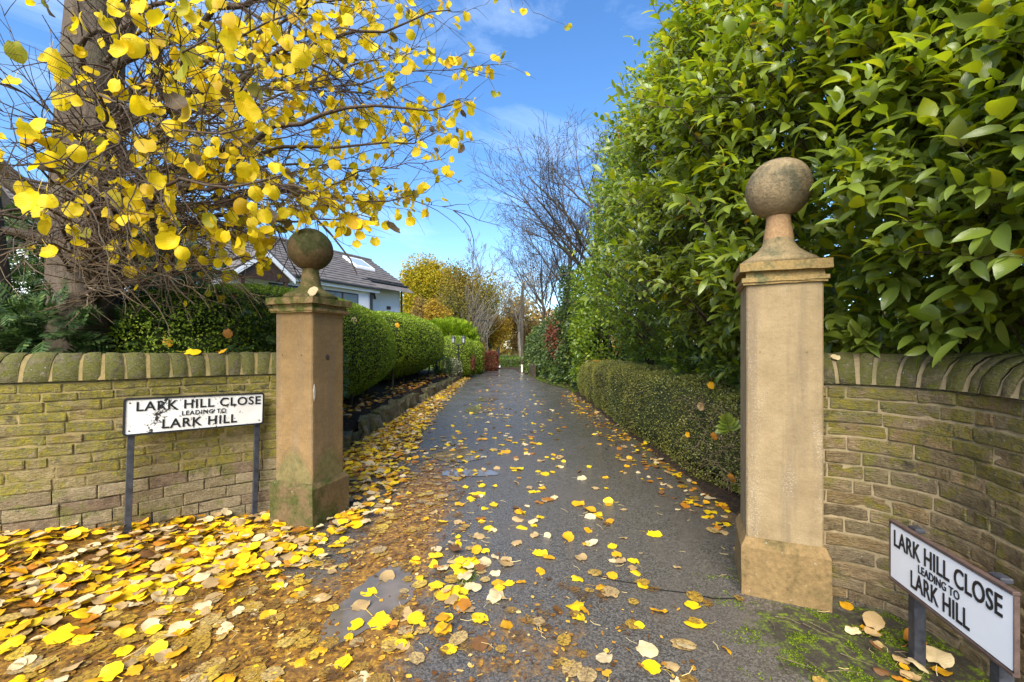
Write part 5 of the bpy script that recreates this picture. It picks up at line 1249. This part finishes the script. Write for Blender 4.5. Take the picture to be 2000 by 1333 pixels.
# puddles: thin sheets of still water with ragged edges
t = MT('puddle_water'); pos = t.pos(); n = t.noise(pos, 5, 4, .6)
c = t.mix(t.ramp(n, [(.4, 0.), (.65, 1.)]), (.105, .09, .07), (.16, .13, .10)); M_WATER = t.done(t.bsdf(c, .025, .55, None, IOR=1.33))
def puddle(label, cx, cy, rx, ry, seed, zz=.006, rot=0.):
    V = [(cx, cy, zz)]; nn = 60
    for ring in (.6, 1.):
        for k in range(nn):
            a = 2*PI*k/nn; r_ = ring*(1+.30*mnoise.noise(Vector((math.cos(a)*1.3+seed, math.sin(a)*1.3, 0)))+(.14*mnoise.noise(Vector((math.cos(a)*5, math.sin(a)*5+seed, 1)))+.05*mnoise.noise(Vector((math.cos(a)*14, math.sin(a)*14+seed, 1))) if ring == 1. else 0))
            x, y = rx*r_*math.cos(a), ry*r_*math.sin(a); V.append((cx+x*math.cos(rot)-y*math.sin(rot), cy+x*math.sin(rot)+y*math.cos(rot), zz))
    Ft = np.array([[0, 1+k, 1+(k+1) % nn] for k in range(nn)]); Fq = np.array([[1+k, 1+nn+k, 1+nn+(k+1) % nn, 1+(k+1) % nn] for k in range(nn)])
    o = obj('puddle', mesh('puddle', V, [Ft, Fq], True), M_WATER); props(o, label, 'puddle', 'puddles on the wet drive')
puddle('largest puddle, between the leaf mush and the yellow leaves in the forecourt', -.82, 2.60, .20, .40, 1, rot=-.25)
puddle('oval puddle level with the edging rocks behind the tan pier', -.76, 6.05, .34, .34, 2, .007)
puddle('slim damp puddle just nearer than the oval one', -.52, 5.2, .38, .14, 3, .007)
puddle('flat puddle half way down the drive', -.80, 10.6, .32, .75, 4, .007)
puddle('farthest narrow puddle on the drive', -.72, 12.6, .3, .5, 5, .007)

# grass and moss
def tufts(name, label, Q, m, h0, h1, w, spread=.6):
    k = len(Q); l = unit(np.array([0, 0, 1.])+R.normal(size=(k, 3))*spread); l[:, 2] = np.abs(l[:, 2]); tv = np.array([(0, -.5, 0), (0, .5, 0), (.6, .32, .05), (.6, -.32, .05), (1, 0, .15)], float); tf = np.array([(0, 1, 2), (0, 2, 3), (3, 2, 4)])
    h = R.uniform(h0, h1, k); V, Fc = cloud(tv, tf, Q, frames(l, randdir(k)), np.stack([h, np.full(k, w), h], -1)); return props(obj(name, mesh(name, V, Fc), m), label, kind='stuff')
n = 60000; X, Y = R.uniform(.9, 2.2, n), R.uniform(1.55, 3.0, n)
kp = (R.random(n) < m_moss(X, Y)*.9) & (np.array([mnoise.noise(Vector((x*6, y*6, 3)))+.5*mnoise.noise(Vector((x*17, y*17, 5))) for x, y in zip(X, Y)]) > .16); X, Y = X[kp], Y[kp]
tufts('moss', 'green moss cushions on the tarmac by the right pier', np.stack([X, Y, gz(X, Y)], -1), M_MOSS, .004, .010, .008, 1.2)
n = 700; X = R.uniform(-.1, .1, n)*.9; Y = R.uniform(-.16, .16, n); g = (X/.07)**2+(Y/.13)**2 < 1; tufts('grass_tuft', 'small grass tuft among the yellow leaves', np.stack([X[g]-.30, Y[g]+2.86, np.zeros(g.sum())], -1), M_GRASS, .012, .04, .004, .9)
n = 5000; Y = R.uniform(21.5, 27, n); X = road_left(Y)+R.uniform(-.45, .10, n)*np.interp(Y, [21.5, 23, 27], [.5, 1, 1]); tufts('verge_grass', 'thin grass verge at the bend', np.stack([X, Y, np.zeros(n)+.01], -1), M_GRASS, .02, .07, .012)
n = 5000; Y = R.uniform(14.4, 24, n); X = road_right(Y)+R.uniform(-.12, .45, n); tufts('verge_grass', 'mossy grass strip under the ivy bank', np.stack([X, Y, np.zeros(n)+.02], -1), M_GRASS, .02, .08, .012)
n = 9000; X, Y = R.uniform(-9, 8, n), R.uniform(33.6, 44, n); tufts('lawn', 'pale lawn beyond the low hedges', np.stack([X, Y, np.zeros(n)+(Y-33.6)*.06-.03], -1), M_GRASS, .05, .16, .05)
V = np.array([(x, y, z) for y, z in ((33.55, -.04), (38, .24), (60, .5)) for x in (-40, 40)]); props(obj('lawn_bank', mesh('lawn_bank', V, gridf(3, 2)), M_GND), 'gentle grass bank beyond the bend', kind='structure')

R = np.random.default_rng(282)
# ------------------------------------------------------------------ fallen leaves
def dens(x, y):
    """leaves per square metre lying at a spot"""
    pile = 150*sstep(.05, -.35, (y-3.32)*-.9+(x+1.55)*.45)*(x < -1.25)*(y < 4.05)*(y > 2)     # drift below the left wall
    diag = y-(2.28+.52*(x+2.6))                 # >0: on the wall side of the drift's edge
    pile = 300*sstep(-.18, .12, diag)*sstep(-1.15, -1.5, x)*(y < 4.1)
    sparse = (16+75*sstep(-.9, -2.0, x))*(diag < .1)*sstep(-.45, -.8, x)*(y < 3.4)
    wid = np.interp(y, [4, 6, 9, 14, 22], [1.7, 1.45, 1.0, .70, .45]); strip = np.interp(y, [3.9, 4.5, 9, 15, 23], [110, 330, 300, 210, 130])*sstep(wid, wid*.45, x+2.5)*(y > 3.95)*(y < 23.5)
    cl = 130*np.exp(-((x+.28)/.30)**2-((y-2.95)/.42)**2)+80*np.exp(-((x+.40)/.28)**2-((y-2.3)/.35)**2)+60*np.exp(-((x+.45)/.35)**2-((y-3.9)/.6)**2)
    road = np.interp(y, [1.5, 2.5, 3.5, 6, 9, 12, 20], [17, 17, 17, 19, 12, 3, .6])*(x > -1.3)*(x < 1.1)
    mid = np.interp(y, [3.6, 4.5, 8, 10], [6, 20, 12, 2])*sstep(1.0, .2, np.abs(x+.35))*(y > 3.6)
    right = np.interp(y, [2.9, 3.5, 8, 14, 15], [22, 75, 75, 60, 5])*sstep(1.25, 1.9, x)*(y > 2.9)*(y < 15)
    near = 7*(x > .4)*(x < 1.2)*(y < 3.2)
    post = 190*np.exp(-((x-1.86)/.13)**2-((y-2.12)/.22)**2)
    return np.maximum.reduce([pile, sparse, strip, cl, road, mid, right, near, post])
def free(x, y):
    def inbox(c, rz, h):
        dx, dy = x-c[0], y-c[1]; u = dx*math.cos(rz)+dy*math.sin(rz); v = -dx*math.sin(rz)+dy*math.cos(rz); return (np.abs(u) < h) & (np.abs(v) < h)
    ok = ~inbox(PLC, RL, .245) & ~inbox(PRC, RR, .245)
    lwx = np.interp(y, LC.p[::-1, 1], LC.p[::-1, 0]); ok &= ~((y < 4.2) & (x < lwx+.05) & (y > np.interp(x, LC.p[::-1, 0], LC.p[::-1, 1])-.03))
    rwx = np.interp(y, RC.p[::-1, 1], RC.p[::-1, 0]); ok &= ~((y < 2.72) & (x > rwx-.04)); ok &= ~((y > 3.2) & (x > 2.04)); ok &= ~((y > 4.0) & (x < -2.42)); ok &= ~((x < -1.93) & (y > LC.p[0, 1]-.25) & (y < 4.3))
    return ok
area = 6.8*22; DM = 335.
want = int(DM*area)
X, Y = R.uniform(-4.6, 2.2, want), R.uniform(1.45, 23.45, want); kp = (R.random(want) < dens(X, Y)/DM) & free(X, Y); X, Y = X[kp], Y[kp]; N = len(X); D = dens(X, Y)
pxl = 1000+F*X/Y; inv = (pxl > -60) & (pxl < 2060); X, Y, D, pxl = X[inv], Y[inv], D[inv], pxl[inv]; N = len(X)
sz = R.uniform(.055, .115, N)*np.where(R.random(N) < .10, 1.35, 1.); pile_ = sstep(40, 140, D); sz *= np.where(X > 1.3, .8, 1.)
zz = gz(X, Y)+.010+R.random(N)*.034*pile_
tilt = np.where(R.random(N) < .22, .38, .15)*(1+.25*pile_); nl_ = unit(np.stack([R.normal(size=N)*tilt, R.normal(size=N)*tilt, np.ones(N)], -1)); flip = R.random(N) < .42; nl_ = np.where(flip[:, None], -nl_, nl_)
ang_ = R.uniform(0, 2*PI, N); ld = np.stack([np.cos(ang_), np.sin(ang_), np.zeros(N)], -1); Rm = frames(ld, nl_)
far_road = (X > -1.2) & (X < 1.3)
kinds = list(FALL); pr_road = np.array([.38, .18, .16, .06, .17, .05]); pr_pile = np.array([.39, .21, .19, .05, .14, .02]); pr_right = np.array([.22, .18, .10, .18, .16, .16])
pm = np.where((X > 1.3)[:, None], pr_right, np.where((D > 60)[:, None], pr_pile, pr_road)); cum = pm.cumsum(1); col = (R.random(N)[:, None] > cum).sum(1).clip(0, 5)
lowflat = far_road & (R.random(N) < .55)
VARN = [tmpl_lime(20+s, c*.62, f*.7) for s, c, f in ((1, .15, .06), (2, -.25, .15), (3, .5, -.1), (4, -.1, .02), (5, .2, .35), (6, -.65, .1), (7, .05, -.22), (8, .05, .03), (9, .08, -.04))]
var = np.where(lowflat, R.integers(7, 9, N), R.integers(0, 7, N)); wide = R.uniform(.8, 1.1, N)
app = sz/Y*np.where((pxl > 0) & (pxl < 2000) & (HY+F*1.5/Y < 1345), 1, 0)*np.clip(nl_[:, 2]*np.sign(nl_[:, 2]), .3, 1)*(1+.5*(zz-gz(X, Y))/.04*pile_)
order = np.argsort(-app); big = order[:300]
def spot(x, y):
    if x > 1.55 and y < 2.6: return 'round the right sign post'
    if x > 1.3: return 'near the foot of the buff pier' if y < 3.4 else ('at the near end of the box hedge' if y < 5 else 'further along the box hedge foot')
    if y > 3.95 and x < -1.3: return 'just behind the tan pier' if y < 4.9 else 'in the drift along the edging rocks'
    dg = y-(2.28+.52*(x+2.6))
    if x < -1.2 and dg > -.05:
        if math.hypot(x+1.95, y-3.35) < .32: return "by the tan pier's plinth"
        if math.hypot(x+2.5, y-3.55) < .30: return 'between the two left sign posts'
        if math.hypot(x+2.95, y-3.10) < .30: return 'at the nearer left sign post'
        if dg < .18: return "on the drift's lower edge"
        if x < -2.75: return 'at the wall foot near the frame edge'
        return 'in the middle of the drift' if x < -2.1 else 'in the drift near the tan pier'
    if x < -.62:
        if math.hypot(x+.82, y-2.6) < .45: return 'at the largest puddle'
        return 'on the brown mush in the near corner' if x < -1.5 else ('on the mush before the tan pier' if y < 3.5 else 'on the mush strip beyond the gate')
    if math.hypot(x+.28, y-2.95) < .5: return 'in the cluster by the grass tuft'
    if x > .35: return 'on tarmac towards the buff pier' if y < 3 else 'on tarmac inside the gate, right side'
    return 'on tarmac at the near edge' if y < 2.4 else ('on tarmac between the piers' if y < 3.9 else 'on tarmac beyond the piers')
shape = ['flat', 'arched', 'cupped', 'flat', 'folded', 'humped', 'drooping', 'plastered down', 'plastered down']
MS_ = {}
LB = {}
for i in big:
    sp_ = spot(X[i], Y[i]); tl = '' if abs(nl_[i, 2]) > .93 else 'tilted '; bg_ = 'large ' if sz[i] > .115 else ('small ' if sz[i] < .085 else '')
    LB.setdefault((f"{bg_}{kinds[col[i]]} {tl}{shape[var[i]]}", sp_), []).append(i)
NAME = {}
for (ad, sp_), ids in LB.items():
    ids = sorted(ids, key=lambda i: X[i]/Y[i]); m_ = len(ids)
    for r_, i in enumerate(ids):
        pre = '' if m_ == 1 else ('leftmost ' if r_ == 0 else ('rightmost ' if r_ == m_-1 else ('middle ' if m_ == 3 else ('second from left, ' if r_ == 1 else ('second from right, ' if r_ == m_-2 else f"{['nearest', 'second nearest', 'central', 'second farthest', 'farthest'][min(4, sorted(ids[2:-2], key=lambda j: Y[j]).index(i))]} middle ")))))
        NAME[i] = (pre+f"{ad} leaf {sp_}", f"{ad} leaves {sp_}")
for i in big:
    k = kinds[col[i]]; key = (var[i], k)
    if key not in MS_:
        m_ = mesh('fallen_leaf', *VARN[var[i]][:2], True, VARN[var[i]][2]); m_.materials.append(FALL[k]); MS_[key] = m_
    o = obj('fallen_leaf', MS_[key], None); place(o, (X[i], Y[i], zz[i]), Rm[i], sz[i]); props(o, NAME[i][0], 'leaf', NAME[i][1])
rest = order[300:]
for ci, k in enumerate(kinds):
    VV, FF, UV, oo = [], [], [], 0
    for v in range(len(VARN)):
        ii = rest[(col[rest] == ci) & (var[rest] == v)]
        if not len(ii): continue
        V, Fc = cloud(VARN[v][0], VARN[v][1], np.stack([X[ii], Y[ii], zz[ii]], -1), Rm[ii], np.stack([sz[ii], sz[ii]*wide[ii], sz[ii]], -1)); VV.append(V); FF.append(Fc+oo); oo += len(V); UV.append(np.tile(VARN[v][2], (len(ii), 1)))
    o = obj('leaf_litter', mesh('leaf_litter', np.concatenate(VV), np.concatenate(FF), True, np.concatenate(UV)), FALL[k]); props(o, f'{k} leaves littering the drive', kind='stuff')
print('fallen leaves', N)
# old leaves pressed flat on to the tarmac
n = 4000; Xs, Ys = R.uniform(-4.2, 1.9, n), R.uniform(1.5, 7.5, n)
mm_ = np.maximum(m_mush(Xs, Ys)*.9, .15*np.exp(-((Xs-.1)/.6)**2)*(Ys < 3.2)); inp = ((Xs+.82)/.17)**2+((Ys-2.6)/.33)**2 < 1
kp = (R.random(n) < mm_) & free(Xs, Ys) & ~inp; Xs, Ys = Xs[kp], Ys[kp]; k = len(Xs)
an = R.uniform(0, 2*PI, k); Rf = frames(np.stack([np.cos(an), np.sin(an), np.zeros(k)], -1), unit(np.stack([R.normal(size=k)*.02, R.normal(size=k)*.02, np.ones(k)], -1))); s2 = R.uniform(.05, .13, k)
t = MT('pressed_leaf'); rn = t.rand(); pos = t.pos()
c = t.ramp(rn, [(0., (.08, .042, .014)), (.2, (.18, .095, .022)), (.45, (.34, .20, .03)), (.65, (.50, .31, .03)), (.82, (.42, .30, .14)), (1., (.66, .45, .03))])
c = t.mix(t.ramp(t.noise(pos, 70, 5, .7), [(.38, 0.), (.62, 1.)]), t.mix(.75, c, (.055, .03, .014)), c)
u, v, _ = t.sep(t.n('ShaderNodeTexCoord').outputs['UV']); rib = t.math('LESS_THAN', t.math('ABSOLUTE', v), .05); c = t.mix(t.math('MULTIPLY', rib, .5), c, (.10, .05, .018))
hole = t.ramp(t.math('ADD', t.noise(pos, 42, 5, .75, .6), t.math('MULTIPLY', t.math('SUBTRACT', rn, .5), .22)), [(.40, 1.), (.46, 0.)])
sh = t.bsdf(c, .42, .4, t.bump(t.noise(pos, 90, 3), .5, .006)); tr = t.n('ShaderNodeBsdfTransparent'); ms = t.n('ShaderNodeMixShader'); t.l(hole, ms.inputs[0]); t.l(sh, ms.inputs[1]); t.l(tr.outputs[0], ms.inputs[2])
PF = t.done(ms.outputs[0])
VV, FF, UV, oo = [], [], [], 0; Pq = np.stack([Xs, Ys, gz(Xs, Ys)+.008+R.random(k)*.004], -1)
for v_ in range(6):
    ii = np.arange(v_, k, 6); V, Fc = cloud(VARN[v_][0]*np.array([1, .75+.07*v_, .16]), VARN[v_][1], Pq[ii], Rf[ii], s2[ii]); VV.append(V); FF.append(Fc+oo); oo += len(V); UV.append(np.tile(VARN[v_][2], (len(ii), 1)))
props(obj('pressed_leaves', mesh('pressed_leaves', np.concatenate(VV), np.concatenate(FF), True, np.concatenate(UV)), PF), 'old leaves pressed flat on to the wet tarmac', kind='stuff')
# torn, trodden scraps in the mush
n = 26000; Xs, Ys = R.uniform(-3.4, 1.0, n), R.uniform(1.5, 7.0, n); kp = (R.random(n) < m_mush(Xs, Ys)**1.3*.75) & free(Xs, Ys) & ~((((Xs+.82)/.19)**2+((Ys-2.6)/.36)**2 < 1) & (R.random(n) < .96)); Xs, Ys = Xs[kp], Ys[kp]; k = len(Xs)
M_SCRAP = foliage('rotted_scrap', [(0., (.06, .025, .008)), (.35, (.17, .075, .014)), (.6, (.32, .15, .02)), (.8, (.50, .27, .02)), (.93, (.62, .40, .05)), (1., (.58, .44, .22))], .05, .42, .4)
nl2 = unit(np.stack([R.normal(size=k)*.13, R.normal(size=k)*.13, np.ones(k)], -1)); an = R.uniform(0, 2*PI, k); s1 = R.uniform(.010, .042, k)
scr = (np.array([(0, 0, 0), (.3, -.35, .06), (.75, -.28, .0), (1, .05, .05), (.65, .36, 0), (.2, .25, .04)], float), np.array([(0, 1, 5), (1, 2, 4), (1, 4, 5), (2, 3, 4)]))
V, Fc = cloud(*scr, np.stack([Xs, Ys, gz(Xs, Ys)+.006+R.random(k)*.004], -1), frames(np.stack([np.cos(an), np.sin(an), np.zeros(k)], -1), nl2), np.stack([s1, s1*R.uniform(.4, 1.1, k), s1], -1))
props(obj('leaf_scraps', mesh('leaf_scraps', V, Fc), M_SCRAP), 'torn rotted leaf scraps trodden on to the tarmac', kind='stuff')
# stalks and twigs lying about
polys = []
for k in range(420):
    x, y = R.uniform(-3, 1.9), R.uniform(1.6, 4.2)
    if not free(np.array([x]), np.array([y]))[0] or R.random() > .25+dens(np.array([x]), np.array([y]))[0]/150: continue
    a = R.uniform(0, 2*PI); L_ = R.uniform(.03, .09); z = float(gz(x, y))+.012; b = np.array([x, y, z]); d = np.array([math.cos(a), math.sin(a), R.uniform(-.05, .25)])*L_; polys.append((np.array([b, b+d*.5+np.array([d[1], -d[0], 0])*.15, b+d]), .0014))
props(obj('leaf_stalks', mesh('leaf_stalks', *tubes(polys, 3)), plain('stalk', (.55, .42, .16), .6)), 'pale leaf stalks strewn among the fallen leaves', kind='stuff')
polys = []
for k in range(22):
    b = np.array([R.uniform(1.25, 2.0), R.uniform(1.8, 2.45), .0]); b[2] = float(gz(b[0], b[1]))+.012; a = R.normal()*.5-.9; L_ = R.uniform(.05, .26); d = np.array([math.cos(a), math.sin(a), .03])*L_
    polys.append((np.array([b, b+d*.5+R.normal(size=3)*.006+np.array([0, 0, .006]), b+d]), np.array([.0024, .002, .0012])))
props(obj('twig_litter', mesh('twig_litter', *tubes(polys, 4)), M_TWIGR), 'reddish twigs lying on the mossy ground by the white sign', kind='stuff')
# leaves caught on walls, piers and hedges
def one(label, p, s, k, v, l, nrm):
    o = obj('fallen_leaf', mesh('fallen_leaf', *VARN[v][:2], True, VARN[v][2]), FALL[k]); place(o, np.array(p), frames(np.array([l], float), np.array([nrm], float))[0], s); props(o, label, 'leaf')
def ontop(C, d, off, side, z): x, y = C.at(d, off, side); return (x, y, z)
lt_ = lw_copz+.215; rt_ = rw_copz+.20
one('big yellow leaf lying on the left coping above the sign', ontop(LC, .95, -.15, 1, lt_), .125, 'bright yellow', 1, (1, .2, 0), (.1, -.5, .9))
one('second yellow leaf on the left coping, nearer the tan pier', ontop(LC, .70, -.16, 1, lt_), .09, 'golden', 2, (.8, -.3, 0), (.1, -.6, .8))
one('flat rusty leaf on the coping in front of the lime trunk', ontop(LC, 2.15, -.16, 1, lt_), .09, 'orange brown', 3, (1, .1, 0), (0, -.2, 1))
one('small tan leaf on the right coping next to the buff pier', ontop(RC, .16, -.04, -1, rt_-.035), .055, 'pale cream', 0, (.9, .1, .1), (0, -.7, .7))
one('cream heart-shaped leaf propped on the foot of the mossy finial', (-1.715, 3.655, 1.945), .095, 'pale cream', 3, (.7, .15, .6), (.1, -.8, .5))
for lab, y, z, k, v, s, x in (('pale brown leaf stuck half way up the box hedge front', 4.72, .92, 'dull tan', 2, .10, 2.08), ('brown curled leaf below it in the open twigs of the hedge', 4.35, .66, 'orange brown', 1, .085, 2.05), ('yellow leaf on the top edge of the box hedge', 4.9, 1.13, 'golden', 4, .095, 2.28),
                              ('golden leaf low on the box hedge face', 4.95, .55, 'golden', 0, .07, 2.03), ('reddish leaf near the base of the box hedge by the pier', 3.95, .36, 'orange brown', 5, .09, 2.02), ('red brown leaf on the shaded top of the box hedge by the pier', 4.1, 1.12, 'orange brown', 3, .09, 2.5)):
    one(lab, (x-.03, y, z), s, k, v, (.1, .3, -1), (-.8, -.6, .2))
for lab, p, k, s in (('pale leaf lodged in the tall clipped hedge beside the tan pier', (-2.78, 7.6, 2.05), 'pale cream', .11), ('orange leaf in the gap between the tall hedge and the long hedge', (-2.95, 11.1, 2.15), 'golden', .13), ('rusty leaf caught among dark conifer sprays', (-3.2, 4.86, 1.72), 'orange brown', .11), ('golden leaf caught low in the feathery conifer', (-3.9, 4.9, 1.62), 'golden', .11)):
    one(lab, p, s, k, 1, (.3, .1, -1), (.3, -.9, .3))
# litter lying on the box hedge top, bank and the conifer by the pier
Q, ci_ = [], []
for (x0, x1, y0, y1, z, n, mode) in ((2.2, 3.1, 11.5, 14.0, 1.12, 46, 0), (-3.3, -2.62, 5, 18, .36, 420, 1), (-3.7, -2.6, 5.3, 6.1, 2.12, 34, 2)):
    for _ in range(n): Q.append((R.uniform(x0, x1), R.uniform(y0, y1), z+R.random()*.03+(0 if mode != 1 else (.10*R.random()))))
Q = np.array(Q); n = len(Q); Rm2 = frames(np.stack([np.cos(rnd(n, 0, 6.3)), np.sin(rnd(n, 0, 6.3)), np.zeros(n)], -1), unit(np.stack([R.normal(size=n)*.35, R.normal(size=n)*.35, np.ones(n)], -1))); cc = R.choice(3, n)
for j, k in enumerate(('golden', 'orange brown', 'dull tan')):
    ii = np.where(cc == j)[0]; V, Fc = cloud(VARN[1][0], VARN[1][1], Q[ii], Rm2[ii], R.uniform(.07, .11, len(ii))); props(obj('leaf_litter', mesh('leaf_litter', V, Fc, True, np.tile(VARN[1][2], (len(ii), 1))), FALL[k]), f'{k} leaves caught on hedge tops and the bank', kind='stuff')

# bits that mark single places in the photo
one('big pale cream leaf lying just right of the white sign post', (2.00, 2.05, .0), .14, 'pale cream', 3, (.5, .5, .12), (-.25, -.35, .9))
one('pale tan leaf standing against the right wall behind the sign post', (1.90, 2.30, .01), .11, 'dull tan', 1, (.5, .4, .35), (-.5, -.6, .6))
one('orange leaf curled beside the right sign post', (1.96, 2.16, .03), .10, 'orange brown', 4, (.8, .3, .2), (-.2, -.5, .8))
V, Fc_ = [], []
pts = [(1.33, 2.60), (1.20, 2.60), (1.06, 2.66), (.92, 2.69), (.80, 2.76), (.66, 2.80), (.50, 2.90)]
for i, (x, y) in enumerate(pts):
    w_ = .0045*(1-i/8)+.002*(i % 2); V += [(x, y-w_, float(gz(x, y))+.004), (x+.01, y+w_, float(gz(x, y))+.004)]
props(obj('tarmac_crack', mesh('tarmac_crack', V, gridf(len(pts), 2)), plain('crack_dirt', (.012, .011, .010), .9, .2)), 'dark crack running across the tarmac from the buff pier', kind='structure')
